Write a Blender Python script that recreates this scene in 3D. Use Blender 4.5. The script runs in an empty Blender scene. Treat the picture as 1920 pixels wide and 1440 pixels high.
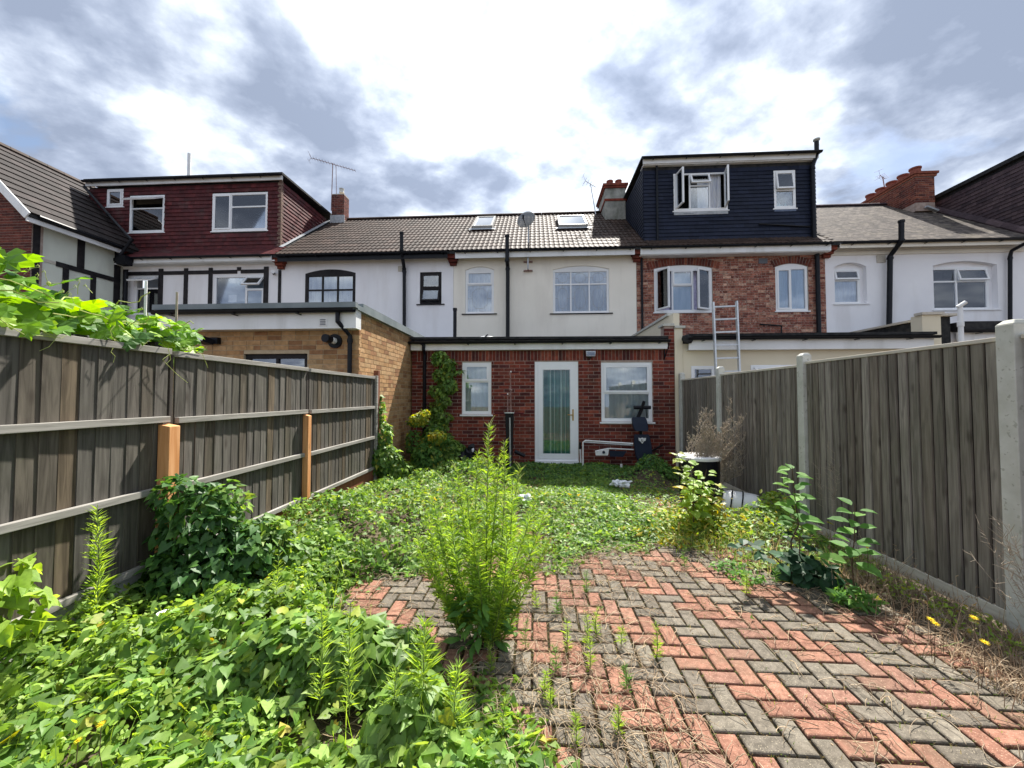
import bpy, math, random
import numpy as np
from mathutils import Vector, Matrix, noise as mnoise
random.seed(7); np.random.seed(7)
S = bpy.context.scene
COL = S.collection
rad = math.radians
R = random.uniform
# ------------------------------------------------------------------ camera
CAMH = 1.5; FOC = 725.0; YAW = rad(3.4); PIT = rad(1.8)
cd = bpy.data.cameras.new('camera'); cam = bpy.data.objects.new('camera', cd); COL.objects.link(cam)
cam.location = (0, 0, CAMH); cam.rotation_euler = (rad(90)+PIT, 0, YAW)
cd.sensor_width = 36; cd.lens = FOC/1920*36; cd.clip_start = 0.05; cd.clip_end = 2000
S.camera = cam
# ------------------------------------------------------------------ world: cloudy daylight
SUN_AZ = rad(21); SUN_EL = rad(54)          # azimuth measured from +Y towards +X
sd = Vector((math.sin(SUN_AZ)*math.cos(SUN_EL), math.cos(SUN_AZ)*math.cos(SUN_EL), math.sin(SUN_EL)))
W_ = bpy.data.worlds.new('World'); S.world = W_; W_.use_nodes = True
def build_world():
    nt = W_.node_tree; nt.nodes.clear(); N = nt.nodes.new; L = nt.links.new
    out = N('ShaderNodeOutputWorld'); bg = N('ShaderNodeBackground'); bg2 = N('ShaderNodeBackground'); mx = N('ShaderNodeMixShader')
    sky = N('ShaderNodeTexSky'); sky.sky_type = 'NISHITA'; sky.sun_disc = False
    sky.sun_elevation = SUN_EL; sky.sun_rotation = SUN_AZ
    L(sky.outputs[0], bg.inputs[0]); bg.inputs[1].default_value = 0.07
    tc = N('ShaderNodeTexCoord')
    sep = N('ShaderNodeSeparateXYZ'); L(tc.outputs['Generated'], sep.inputs[0])
    def m(op, a, b=None, c=None):
        n = N('ShaderNodeMath'); n.operation = op
        for i, v in enumerate((a, b, c)):
            if v is None: continue
            if isinstance(v, (int, float)): n.inputs[i].default_value = v
            else: L(v, n.inputs[i])
        return n.outputs[0]
    dz = m('ADD', m('MAXIMUM', sep.outputs[2], 0.0), 0.30)
    cx = m('DIVIDE', sep.outputs[0], dz); cy = m('DIVIDE', sep.outputs[1], dz)
    cmb = N('ShaderNodeCombineXYZ'); L(cx, cmb.inputs[0]); L(cy, cmb.inputs[1])
    def noise(sc, det, rough, dist, off, sy=1.15, rot=-35):
        mp = N('ShaderNodeMapping'); mp.inputs['Location'].default_value = off; mp.inputs['Scale'].default_value = (sc, sc*sy, sc)
        mp.inputs['Rotation'].default_value = (0, 0, rad(rot))
        L(cmb.outputs[0], mp.inputs[0])
        n = N('ShaderNodeTexNoise'); n.inputs['Scale'].default_value = 1; n.inputs['Detail'].default_value = det
        n.inputs['Roughness'].default_value = rough; n.inputs['Distortion'].default_value = dist
        L(mp.outputs[0], n.inputs['Vector']); return n.outputs[0]
    n1 = noise(1.0, 10, 0.55, 0.15, SK1); n2 = noise(2.9, 10, 0.56, 0.1, SK2); n4 = noise(7.5, 8, 0.55, 0.1, (1.3, 8.2, 0))
    n3 = noise(1.7, 8, 0.58, 0.2, SK3, 1.6)
    dens = m('ADD', m('ADD', m('MULTIPLY', n1, 0.44), m('MULTIPLY', n2, 0.40)), m('MULTIPLY', n4, 0.16))
    # the sun stands behind the cloud: the thin cloud round it shines
    def dot(az, el):
        vm = N('ShaderNodeVectorMath'); vm.operation = 'DOT_PRODUCT'; L(tc.outputs['Generated'], vm.inputs[0])
        vm.inputs[1].default_value = (math.sin(rad(az))*math.cos(rad(el)), math.cos(rad(az))*math.cos(rad(el)), math.sin(rad(el)))
        return m('MAXIMUM', vm.outputs['Value'], 0.0)
    d = dot(1, 46); core = m('POWER', d, 16.0); wide = m('POWER', d, 3.0)
    v = m('MULTIPLY', m('SUBTRACT', dens, 0.5), SKG)
    v = m('ADD', v, SKB)
    v = m('ADD', v, m('ADD', m('MULTIPLY', core, 0.33), m('MULTIPLY', wide, 0.08)))
    cr = N('ShaderNodeValToRGB'); L(v, cr.inputs[0]); e = cr.color_ramp.elements
    e[0].position = 0.0; e[0].color = (0.235, 0.28, 0.375, 1); e[1].position = 1.0; e[1].color = (0.97, 0.985, 1.0, 1)
    for p, c in ((0.22, (0.31, 0.36, 0.465)), (0.42, (0.42, 0.475, 0.58)), (0.60, (0.57, 0.63, 0.72)), (0.78, (0.74, 0.79, 0.86))):
        q = e.new(p); q.color = c+(1,)
    L(cr.outputs[0], bg2.inputs[0])
    L(m('ADD', CLOUD, m('MULTIPLY', core, 0.35*CLOUD)), bg2.inputs[1])
    gap = N('ShaderNodeMapRange'); gap.inputs[1].default_value = GAP; gap.inputs[2].default_value = GAP+.07
    gap.inputs[3].default_value = 1.0; gap.inputs[4].default_value = 0.35; L(n3, gap.inputs[0])
    L(gap.outputs[0], mx.inputs[0]); L(bg.outputs[0], mx.inputs[1]); L(bg2.outputs[0], mx.inputs[2]); L(mx.outputs[0], out.inputs[0])
SK1 = (14.4, 2.7, 0); SK2 = (12.3, 8.2, 0); SK3 = (15.0, 6.4, 0); SKG = 7.2; SKB = 0.30; GAP = .60; CLOUD = 0.63
build_world()
sl = bpy.data.lights.new('sun', 'SUN'); sl.energy = 4.8; sl.angle = rad(1.5); sl.color = (1, 0.95, 0.87)
so = bpy.data.objects.new('sun', sl); COL.objects.link(so); so.rotation_euler = (-sd).to_track_quat('-Z', 'Y').to_euler(); so.location = (5, 10, 30)
S.view_settings.view_transform = 'Standard'; S.view_settings.look = 'None'; S.view_settings.gamma = 1
S.view_settings.exposure = 1.38; S.view_settings.use_curve_mapping = False
S.render.engine = 'CYCLES'
S.cycles.max_bounces = 6; S.cycles.transparent_max_bounces = 12; S.cycles.transmission_bounces = 4
S.cycles.use_denoising = True
# ------------------------------------------------------------------ survey: sight lines measured from the photograph, cut with real planes
def ray(px, py):
    u = (px-960)/FOC; v = -(py-720)/FOC
    y = math.cos(PIT)-v*math.sin(PIT); z = math.sin(PIT)+v*math.cos(PIT)
    return Vector((u*math.cos(YAW)-y*math.sin(YAW), u*math.sin(YAW)+y*math.cos(YAW), z))
def AY(px, py, Y): d = ray(px, py); d = d*(Y/d.y); return Vector((d.x, Y, CAMH+d.z))
def AX(px, py, X): d = ray(px, py); d = d*(X/d.x); return Vector((X, d.y, CAMH+d.z))
def AZ(px, py, Z): d = ray(px, py); d = d*((Z-CAMH)/d.z); return Vector((d.x, d.y, Z))
def proj(p):
    x = p[0]*math.cos(YAW)+p[1]*math.sin(YAW); y = -p[0]*math.sin(YAW)+p[1]*math.cos(YAW); z = p[2]-CAMH
    f = y*math.cos(PIT)+z*math.sin(PIT); u = -y*math.sin(PIT)+z*math.cos(PIT)
    if f < 0.05: return (-1e4, -1e4, 1e4)
    return (960+FOC*x/f, 720-FOC*u/f, f)
def hidden(p):
    px, py, f = proj(p)
    if px < -10 or px > 1930 or py < -10 or py > 1450: return True
    if p[0] < -2.66 and px < 705 and py > 612+.133*px: return True
    if p[0] > 3.03 and px > 1262 and py > 703-.135*(px-1262): return True
    if p[1] > 8.6 and 775 < px < 1262 and py > 632: return True
    if p[1] > 9 and 340 < px < 775 and py > 585: return True
    if p[1] > 9 and px > 1285 and py > 640: return True
    return False
# ------------------------------------------------------------------ objects
WO = {}
def reg(o, w): WO[o.name] = Vector(w)
def thing(name, label, cat, loc=(0, 0, 0), group=None, kind=None):
    o = bpy.data.objects.new(name, None); COL.objects.link(o); o.empty_display_size = .1
    o.location = loc; o['label'] = label; o['category'] = cat
    if group: o['group'] = group
    if kind: o['kind'] = kind
    reg(o, loc); return o
def tag(o, label=None, cat=None, group=None, kind=None):
    if label: o['label'] = label
    if cat: o['category'] = cat
    if group: o['group'] = group
    if kind: o['kind'] = kind
    return o
def link(name, me, parent, origin):
    o = bpy.data.objects.new(name, me); COL.objects.link(o)
    if parent is not None:
        o.parent = parent; o.location = Vector(origin)-WO[parent.name]
    else: o.location = origin
    reg(o, origin); return o
class MB:
    def __init__(s): s.v = []; s.f = []; s.mi = []
    def add(s, vs, fs, mi=0):
        n = len(s.v); s.v += [tuple(v) for v in vs]; s.f += [tuple(i+n for i in f) for f in fs]; s.mi += [mi]*len(fs); return s
    def box(s, x0, y0, z0, x1, y1, z1, mi=0):
        return s.add([(x0,y0,z0),(x1,y0,z0),(x1,y1,z0),(x0,y1,z0),(x0,y0,z1),(x1,y0,z1),(x1,y1,z1),(x0,y1,z1)],
              [(3,2,1,0),(4,5,6,7),(0,1,5,4),(1,2,6,5),(2,3,7,6),(3,0,4,7)], mi)
    def hexa(s, vs, mi=0):
        return s.add(vs, [(3,2,1,0),(4,5,6,7),(0,1,5,4),(1,2,6,5),(2,3,7,6),(3,0,4,7)], mi)
    def bar(s, a, b, w, h, up=(0,0,1), mi=0):
        a = Vector(a); b = Vector(b); d = (b-a).normalized(); u = Vector(up)
        if abs(d.dot(u)) > .99: u = Vector((0, 1, 0))
        r = d.cross(u).normalized()*w/2; u = r.cross(d).normalized()*h/2
        return s.hexa([a-r-u, a+r-u, b+r-u, b-r-u, a-r+u, a+r+u, b+r+u, b-r+u], mi)
    def tube(s, pts, r0, r1=None, seg=6, mi=0, cap=True):
        r1 = r0 if r1 is None else r1; pts = [Vector(p) for p in pts]; n = len(pts); vs = []; fs = []
        pu = None
        for i, p in enumerate(pts):
            d = (pts[min(i+1, n-1)]-pts[max(i-1, 0)])
            d = d.normalized() if d.length > 1e-9 else Vector((0, 0, 1))
            u = pu if pu is not None else (Vector((0, 0, 1)) if abs(d.z) < .9 else Vector((0, 1, 0)))
            a = d.cross(u); a = a.normalized() if a.length > 1e-6 else Vector((1, 0, 0)); b = d.cross(a); pu = a.cross(d)
            r = r0+(r1-r0)*i/max(1, n-1)
            for k in range(seg):
                t = 2*math.pi*k/seg; vs.append(p+a*math.cos(t)*r+b*math.sin(t)*r)
        for i in range(n-1):
            for k in range(seg):
                k2 = (k+1) % seg; fs.append((i*seg+k, i*seg+k2, (i+1)*seg+k2, (i+1)*seg+k))
        if cap: fs += [tuple(range(seg))[::-1], tuple((n-1)*seg+k for k in range(seg))]
        return s.add(vs, fs, mi)
    def lathe(s, c, prof, seg=16, mi=0, ax='z'):
        vs = []; fs = []; c = Vector(c)
        for r, h in prof:
            for k in range(seg):
                t = 2*math.pi*k/seg; q = (r*math.cos(t), r*math.sin(t), h)
                if ax == 'y': q = (q[0], q[2], q[1])
                if ax == 'x': q = (q[2], q[0], q[1])
                vs.append(c+Vector(q))
        for i in range(len(prof)-1):
            for k in range(seg):
                k2 = (k+1) % seg; fs.append((i*seg+k, i*seg+k2, (i+1)*seg+k2, (i+1)*seg+k))
        if prof[0][0] > 0: fs.append(tuple(range(seg))[::-1])
        if prof[-1][0] > 0: fs.append(tuple((len(prof)-1)*seg+k for k in range(seg)))
        return s.add(vs, fs, mi)
    def prism(s, poly, d, mi=0):
        n = len(poly); d = Vector(d); a = [Vector(p) for p in poly]
        return s.add(a+[p+d for p in a], [tuple(range(n))[::-1], tuple(range(n, 2*n))]+[(i, (i+1) % n, (i+1) % n+n, i+n) for i in range(n)], mi)
    def blob(s, c, r, sub=2, jit=.15, mi=0, seed=0):
        import bmesh
        bm = bmesh.new(); bmesh.ops.create_icosphere(bm, subdivisions=sub, radius=1)
        bm.verts.index_update(); vs = []
        for v in bm.verts:
            k = 1+jit*mnoise.noise(v.co*1.7+Vector((seed, seed*2, 0)))*2
            vs.append((c[0]+v.co.x*r[0]*k, c[1]+v.co.y*r[1]*k, c[2]+v.co.z*r[2]*k))
        fs = [tuple(v.index for v in f.verts) for f in bm.faces]; bm.free()
        return s.add(vs, fs, mi)
    def build(s, name, mat, parent=None, smooth=False, origin=None, bevel=0):
        v = np.array(s.v, dtype=float)
        if origin is None:
            lo = v.min(0); hi = v.max(0); origin = ((lo[0]+hi[0])/2, (lo[1]+hi[1])/2, lo[2])
        v = v-np.array(origin)
        me = bpy.data.meshes.new(name); me.from_pydata(v.tolist(), [], s.f)
        for m_ in (mat if isinstance(mat, (list, tuple)) else [mat]): me.materials.append(m_)
        if any(s.mi): me.polygons.foreach_set('material_index', s.mi)
        if smooth: me.polygons.foreach_set('use_smooth', [True]*len(me.polygons))
        import bmesh
        bm = bmesh.new(); bm.from_mesh(me); bmesh.ops.recalc_face_normals(bm, faces=bm.faces); bm.to_mesh(me); bm.free()
        me.update()
        o = link(name, me, parent, origin)
        if bevel:
            md = o.modifiers.new('bevel', 'BEVEL'); md.width = bevel; md.segments = 2; md.limit_method = 'ANGLE'
        return o
def npmesh(name, V, T, tone, mat, parent=None, kind=None, smooth=False, mi=None):
    lo = V.min(0); hi = V.max(0); og = np.array([(lo[0]+hi[0])/2, (lo[1]+hi[1])/2, lo[2]]); V = V-og
    me = bpy.data.meshes.new(name); me.vertices.add(len(V)); me.vertices.foreach_set('co', V.astype(np.float32).ravel())
    nf, k = T.shape; me.loops.add(nf*k); me.loops.foreach_set('vertex_index', T.astype(np.int32).ravel())
    me.polygons.add(nf); me.polygons.foreach_set('loop_start', np.arange(0, nf*k, k, dtype=np.int32))
    me.polygons.foreach_set('loop_total', np.full(nf, k, dtype=np.int32))
    me.update(calc_edges=True)
    if tone is not None:
        at = me.attributes.new('tone', 'FLOAT', 'FACE'); at.data.foreach_set('value', tone.astype(np.float32))
    for m_ in (mat if isinstance(mat, (list, tuple)) else [mat]): me.materials.append(m_)
    if mi is not None: me.polygons.foreach_set('material_index', mi.astype(np.int32))
    if smooth: me.polygons.foreach_set('use_smooth', [True]*nf)
    o = link(name, me, parent, og)
    if kind: o['kind'] = kind
    return o
# countable pieces: the 300 that show largest become objects, the rest of the same part one joined mesh
TM = {}; PIECES = {}; SHARED = {}
def template(key, mb): TM[key] = (np.array(mb.v, dtype=float), mb.f)
template('box', MB().box(-.5, -.5, -.5, .5, .5, .5))
def piece(root, parent, name, tmpl, mat, M): PIECES.setdefault((root.name, name), []).append((parent, tmpl, mat, M))
def flush(limit=300):
    for (rn, name), L in PIECES.items():
        def score(e):
            p = e[3].translation; px, py, f = proj(p)
            return (1 if hidden(p) else 0, f)
        L.sort(key=score)
        for (parent, tmpl, mat, M) in L[:limit]:
            k = (tmpl, mat.name)
            if k not in SHARED:
                me = bpy.data.meshes.new(name); me.from_pydata(TM[tmpl][0].tolist(), [], TM[tmpl][1]); me.materials.append(mat); me.update(); SHARED[k] = me
            o = bpy.data.objects.new(name, SHARED[k]); COL.objects.link(o); o.parent = parent
            o.matrix_local = Matrix.Translation(-WO[parent.name]) @ M
        rest = {}
        for e in L[limit:]: rest.setdefault((e[0].name, e[2].name, len(TM[e[1]][1][0])), []).append(e)
        for key, E in rest.items():
            V = []; F = []; tone = []; n = 0
            for (parent, tmpl, mat, M) in E:
                tv, tf = TM[tmpl]; m_ = np.array(M); w = tv @ m_[:3, :3].T+m_[:3, 3]
                V.append(w); t = R(0, 1)
                for f in tf: F.append(tuple(i+n for i in f)); tone.append(t)
                n += len(tv)
            V = np.concatenate(V); parent = E[0][0]; og = V.mean(0); me = bpy.data.meshes.new(name+'s')
            me.from_pydata((V-og).tolist(), [], F); at = me.attributes.new('tone', 'FLOAT', 'FACE'); at.data.foreach_set('value', tone)
            me.materials.append(E[0][2]); me.update(); o = link(name+'s', me, parent, og); o['kind'] = 'stuff'
# ------------------------------------------------------------------ materials
def MAT(name, cols, ids=None, sc=6, st=(1, 1, 1), lo=.35, hi=.65, rough=.8, bump=.2, bsc=None, bdist=.004, det=6, dist=0,
        vary=.0, speck=None, speck2=None, trans=0, metal=0, spec=.2, knots=None, stain=None, alpha=1, patch=None, offs=37.0):
    m = bpy.data.materials.new(name); m.use_nodes = True; nt = m.node_tree; nt.nodes.clear(); N = nt.nodes.new; L = nt.links.new
    def sock(n, i, v):
        if isinstance(v, (int, float)): n.inputs[i].default_value = v
        elif isinstance(v, tuple): n.inputs[i].default_value = v+(1,) if len(v) == 3 and n.inputs[i].type == 'RGBA' else v
        else: L(v, n.inputs[i])
    def mth(op, a, b=None, clamp=False):
        n = N('ShaderNodeMath'); n.operation = op; n.use_clamp = clamp; sock(n, 0, a)
        if b is not None: sock(n, 1, b)
        return n.outputs[0]
    def mix(f, a, b, mode='MIX'):
        n = N('ShaderNodeMix'); n.data_type = 'RGBA'; n.blend_type = mode; n.clamp_factor = True
        sock(n, 0, f); sock(n, 6, a); sock(n, 7, b); return n.outputs[2]
    def rng(v, a, b, c=0., d=1.):
        n = N('ShaderNodeMapRange'); sock(n, 0, v); n.inputs[1].default_value = a; n.inputs[2].default_value = b; n.inputs[3].default_value = c; n.inputs[4].default_value = d; return n.outputs[0]
    oi = N('ShaderNodeObjectInfo'); at = N('ShaderNodeAttribute'); at.attribute_name = 'tone'
    idv = mth('FRACT', mth('ADD', oi.outputs['Random'], at.outputs['Fac']))
    geo = N('ShaderNodeNewGeometry'); pos = geo.outputs['Position']
    cb = N('ShaderNodeCombineXYZ'); k = mth('MULTIPLY', idv, offs); L(k, cb.inputs[0]); L(mth('MULTIPLY', k, 1.7), cb.inputs[1]); L(mth('MULTIPLY', k, 0.6), cb.inputs[2])
    va = N('ShaderNodeVectorMath'); va.operation = 'ADD'; L(pos, va.inputs[0]); L(cb.outputs[0], va.inputs[1])
    def noise(scale, stretch=(1, 1, 1), d=det, off=True, di=dist, rg=.55):
        mp = N('ShaderNodeMapping'); L(va.outputs[0] if off else pos, mp.inputs[0]); mp.inputs['Scale'].default_value = tuple(scale*q for q in stretch)
        n = N('ShaderNodeTexNoise'); n.inputs['Scale'].default_value = 1; n.inputs['Detail'].default_value = d; n.inputs['Roughness'].default_value = rg
        n.inputs['Distortion'].default_value = di; L(mp.outputs[0], n.inputs['Vector']); return n.outputs[0]
    nz = noise(sc, st)
    if ids:
        cr = N('ShaderNodeValToRGB'); cr.color_ramp.interpolation = 'CONSTANT'; L(idv, cr.inputs[0]); e = cr.color_ramp.elements
        e[0].position = 0; e[0].color = ids[0]+(1,); e[1].position = 1/len(ids); e[1].color = ids[1 % len(ids)]+(1,)
        for i in range(2, len(ids)): q = e.new(i/len(ids)); q.color = ids[i]+(1,)
        c = cr.outputs[0]
        c = mix(rng(nz, lo, hi), mix(1., c, cols[0], 'MULTIPLY'), mix(1., c, cols[1], 'MULTIPLY'))
    else: c = mix(rng(nz, lo, hi), cols[0], cols[1])
    if patch: c = mix(rng(noise(patch[1], off=False), .4, .65, 0, patch[2]), c, patch[0])
    if vary:
        f = rng(mth('FRACT', mth('MULTIPLY', idv, 7.31)), 0, 1, 1-vary, 1+vary); hs = N('ShaderNodeHueSaturation'); L(f, hs.inputs['Value']); L(c, hs.inputs['Color']); c = hs.outputs[0]
    for sp in (speck, speck2):
        if sp: c = mix(rng(noise(sp[1], d=2), sp[2], sp[2]+.04, 0, sp[3] if len(sp) > 3 else 1.), c, sp[0])
    if knots:
        vo = N('ShaderNodeTexVoronoi'); mp = N('ShaderNodeMapping'); L(va.outputs[0], mp.inputs[0]); mp.inputs['Scale'].default_value = knots; L(mp.outputs[0], vo.inputs['Vector']); vo.inputs['Scale'].default_value = 1
        c = mix(rng(vo.outputs['Distance'], .05, .19, .6, 0), c, (.035, .026, .02)); 
    if stain: c = mix(rng(noise(stain[1], stain[2], off=False), stain[3], stain[3]+.2, 0, stain[4]), c, stain[0])
    p = N('ShaderNodeBsdfPrincipled'); L(c, p.inputs['Base Color']); p.inputs['Roughness'].default_value = rough; p.inputs['Metallic'].default_value = metal
    p.inputs['Specular IOR Level'].default_value = spec
    if bump:
        bn = N('ShaderNodeBump'); bn.inputs['Strength'].default_value = bump; bn.inputs['Distance'].default_value = bdist; L(noise(bsc, st) if bsc else nz, bn.inputs['Height']); L(bn.outputs[0], p.inputs['Normal'])
    out = N('ShaderNodeOutputMaterial'); sh = p.outputs[0]
    if trans:
        t = N('ShaderNodeBsdfTranslucent'); hs = N('ShaderNodeHueSaturation'); hs.inputs['Hue'].default_value = .48; hs.inputs['Saturation'].default_value = 1.15; hs.inputs['Value'].default_value = 1.9; L(c, hs.inputs['Color']); L(hs.outputs[0], t.inputs[0])
        x = N('ShaderNodeMixShader'); x.inputs[0].default_value = trans; L(sh, x.inputs[1]); L(t.outputs[0], x.inputs[2]); sh = x.outputs[0]
    if alpha < 1:
        t = N('ShaderNodeBsdfTransparent'); x = N('ShaderNodeMixShader'); x.inputs[0].default_value = alpha; L(t.outputs[0], x.inputs[1]); L(sh, x.inputs[2]); sh = x.outputs[0]
    L(sh, out.inputs[0]); return m
def GLASS(name, tint=(.92, .95, .97), refl=.09):
    m = bpy.data.materials.new(name); m.use_nodes = True; nt = m.node_tree; nt.nodes.clear(); N = nt.nodes.new; L = nt.links.new
    t = N('ShaderNodeBsdfTransparent'); t.inputs[0].default_value = tint+(1,); g = N('ShaderNodeBsdfGlossy'); g.inputs['Roughness'].default_value = .02; g.inputs[0].default_value = (.95, .97, 1, 1)
    f = N('ShaderNodeFresnel'); f.inputs[0].default_value = 1.5; a = N('ShaderNodeMath'); a.operation = 'ADD'; a.inputs[1].default_value = refl; L(f.outputs[0], a.inputs[0])
    x = N('ShaderNodeMixShader'); L(a.outputs[0], x.inputs[0]); L(t.outputs[0], x.inputs[1]); L(g.outputs[0], x.inputs[2]); o = N('ShaderNodeOutputMaterial'); L(x.outputs[0], o.inputs[0]); return m
m_glass = GLASS('glass'); m_glassd = GLASS('dark_glass', (.25, .3, .34), .2)
m_upvc = MAT('white_upvc', [(.86, .87, .88), (.80, .81, .82)], sc=2, rough=.35, bump=0)
m_white = MAT('white_fascia', [(.82, .83, .84), (.72, .73, .72)], sc=1.5, rough=.45, bump=.05, stain=((.35, .34, .3), 3, (1, 1, .15), .55, .35))
m_black = MAT('black_plastic', [(.006, .007, .010), (.010, .011, .015)], sc=8, rough=.38, bump=.05)
m_blackwood = MAT('black_timber', [(.012, .011, .013), (.03, .027, .028)], sc=5, rough=.6, bump=.2)
m_felt = MAT('roof_felt', [(.015, .016, .018), (.04, .04, .04)], sc=9, rough=.9, bump=.3)
m_grp = MAT('grey_roof_trim', [(.16, .19, .20), (.22, .25, .26)], sc=3, rough=.5, bump=.05)
m_rwhite = MAT('white_render', [(.88, .87, .88), (.82, .81, .83)], sc=.9, rough=.95, bump=.25, bsc=60, bdist=.002, stain=((.60, .57, .55), 2.2, (1, 1, .2), .50, .35))
m_rcream = MAT('cream_render', [(.88, .83, .73), (.82, .77, .67)], sc=.9, rough=.95, bump=.35, bsc=55, bdist=.003, stain=((.58, .52, .45), 2.2, (1, 1, .2), .52, .35))
m_rcream2 = MAT('pale_cream_render', [(.74, .67, .52), (.69, .62, .47)], sc=1.2, rough=.95, bump=.15, bsc=50, bdist=.002)
m_rgreen = MAT('mint_render', [(.70, .73, .64), (.64, .67, .58)], sc=.9, rough=.95, bump=.2, bsc=50, bdist=.002, stain=((.45, .43, .4), 2, (1, 1, .3), .52, .4))
m_cement = MAT('cement_render', [(.22, .22, .20), (.36, .36, .32)], sc=4, rough=.95, bump=.3, stain=((.10, .11, .08), 5, (1, 1, .4), .48, .7))
m_mort_l = MAT('light_mortar', [(.44, .35, .30), (.32, .24, .20)], sc=10, rough=.95, bump=.3)
m_mort_d = MAT('grey_mortar', [(.30, .26, .22), (.40, .34, .28)], sc=8, rough=.95, bump=.3)
m_mort_y = MAT('buff_mortar', [(.50, .40, .27), (.40, .31, .20)], sc=8, rough=.95, bump=.3)
bk = dict(sc=14, rough=.9, bump=.4, bsc=40, bdist=.003)
m_bred = MAT('red_brick', [(.62, .62, .62), (1.15, 1.12, 1.1)], ids=[(.20, .045, .030), (.16, .035, .026), (.24, .055, .035), (.12, .028, .024), (.18, .05, .036), (.26, .07, .045), (.10, .03, .028)], vary=.22, stain=((.05, .025, .02), 2.5, (1, 1, .5), .5, .55), **bk)
m_byel = MAT('buff_brick', [(.75, .75, .75), (1.1, 1.1, 1.1)], ids=[(.46, .27, .13), (.50, .31, .16), (.41, .23, .105), (.45, .27, .13), (.32, .165, .08), (.48, .31, .16)], vary=.12, **bk)
m_bpink = MAT('pink_brick', [(.55, .52, .5), (1.25, 1.2, 1.15)], ids=[(.34, .14, .10), (.42, .21, .15), (.27, .10, .075), (.50, .31, .23), (.20, .075, .06), (.38, .17, .12), (.30, .12, .09)], vary=.2, speck=((.56, .42, .34), 16, .60, .55), **bk)
m_borg = MAT('orange_brick', [(.6, .6, .6), (1.1, 1.1, 1.1)], ids=[(.21, .065, .042), (.17, .05, .035), (.26, .09, .055), (.12, .04, .032)], vary=.2, **bk)
m_bdark = MAT('dark_red_brick', [(.6, .6, .6), (1.1, 1.1, 1.1)], ids=[(.14, .045, .035), (.18, .055, .04), (.10, .035, .03)], vary=.2, **bk)
m_tbrown = MAT('brown_roof_tile', [(.75, .75, .75), (1.2, 1.2, 1.2)], ids=[(.046, .029, .022), (.054, .034, .026), (.040, .026, .020), (.050, .032, .025)], sc=9, vary=.25, rough=.7, spec=.15, bump=.25, bsc=80)
m_tdark = MAT('dark_brown_big_tile', [(.75, .75, .75), (1.2, 1.2, 1.2)], ids=[(.030, .024, .023), (.036, .028, .027), (.026, .021, .020)], sc=9, vary=.2, rough=.75, spec=.2, bump=.25, bsc=80)
m_tmaroon = MAT('maroon_plain_tile', [(.75, .75, .75), (1.2, 1.2, 1.2)], ids=[(.085, .017, .018), (.075, .015, .017), (.10, .02, .021), (.066, .014, .016)], sc=9, vary=.2, rough=.6, bump=.2, stain=((.10, .075, .07), 1.6, (1, 1, 1), .57, .6))
m_tnavy = MAT('navy_slate_tile', [(.8, .8, .8), (1.15, 1.15, 1.15)], ids=[(.011, .016, .034), (.013, .018, .038), (.009, .013, .029)], sc=9, vary=.12, rough=.6, bump=.15)
m_tgrey = MAT('weathered_plain_tile', [(.6, .6, .6), (1.3, 1.3, 1.3)], ids=[(.075, .062, .056), (.10, .083, .072), (.06, .05, .046), (.12, .10, .085)], sc=9, vary=.25, rough=.85, bump=.3, stain=((.20, .17, .12), 2, (1, 1, 1), .55, .5))
m_tpurple = MAT('purple_brown_tile', [(.75, .75, .75), (1.15, 1.15, 1.15)], ids=[(.075, .050, .056), (.09, .062, .066), (.06, .042, .048)], sc=9, vary=.15, rough=.7, bump=.2)
m_terra = MAT('terracotta', [(.24, .08, .055), (.17, .06, .045)], sc=8, rough=.85)
m_lead = MAT('lead_flashing', [(.32, .34, .36), (.46, .48, .50)], sc=10, rough=.5, bump=.1)
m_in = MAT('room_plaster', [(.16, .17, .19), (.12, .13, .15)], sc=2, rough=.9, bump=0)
m_curt = MAT('net_curtain', [(.93, .94, .97), (.66, .70, .80)], sc=12, st=(1, 1, .15), rough=.95, bump=.1, trans=.2)
m_curtb = MAT('blue_curtain', [(.38, .52, .68), (.52, .66, .80)], sc=6, st=(1, 1, .2), rough=.9, bump=.1)
m_curtp = MAT('lilac_curtain', [(.50, .46, .66), (.68, .64, .82)], sc=20, rough=.95, bump=.1)
m_curtg = MAT('green_curtain', [(.28, .36, .32), (.52, .60, .54)], sc=7, st=(1, 1, .1), rough=.9, bump=.1)
m_curtt = MAT('teal_curtain', [(.03, .15, .14), (.10, .28, .26)], sc=14, st=(1, 1, .06), rough=.9, bump=.1, stain=((.32, .34, .28), 9, (1, 1, .03), .52, .7))
m_curtw = MAT('grey_curtain', [(.62, .66, .65), (.46, .50, .49)], sc=8, st=(1, 1, .1), rough=.9, bump=.1)
m_alu = MAT('aluminium', [(.62, .64, .66), (.50, .52, .54)], sc=15, rough=.4, metal=.6, bump=.03)
m_steel = MAT('galvanised_steel', [(.36, .37, .38), (.48, .49, .50)], sc=15, rough=.45, metal=.7, bump=.05)
m_rust = MAT('rusty_steel', [(.22, .12, .10), (.34, .22, .20)], sc=20, rough=.8)
m_brass = MAT('brass', [(.45, .30, .10), (.35, .22, .07)], sc=10, rough=.35, metal=.8, bump=0)
m_wpaint = MAT('white_metal_paint', [(.76, .76, .76), (.55, .54, .52)], sc=5, rough=.4, lo=.5, hi=.75)
m_navyvinyl = MAT('navy_vinyl', [(.012, .018, .035), (.018, .026, .048)], sc=6, rough=.42, bump=.1, bsc=200)
m_dred = MAT('dark_red_grip', [(.07, .008, .012), (.10, .012, .016)], sc=10, rough=.5)
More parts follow.
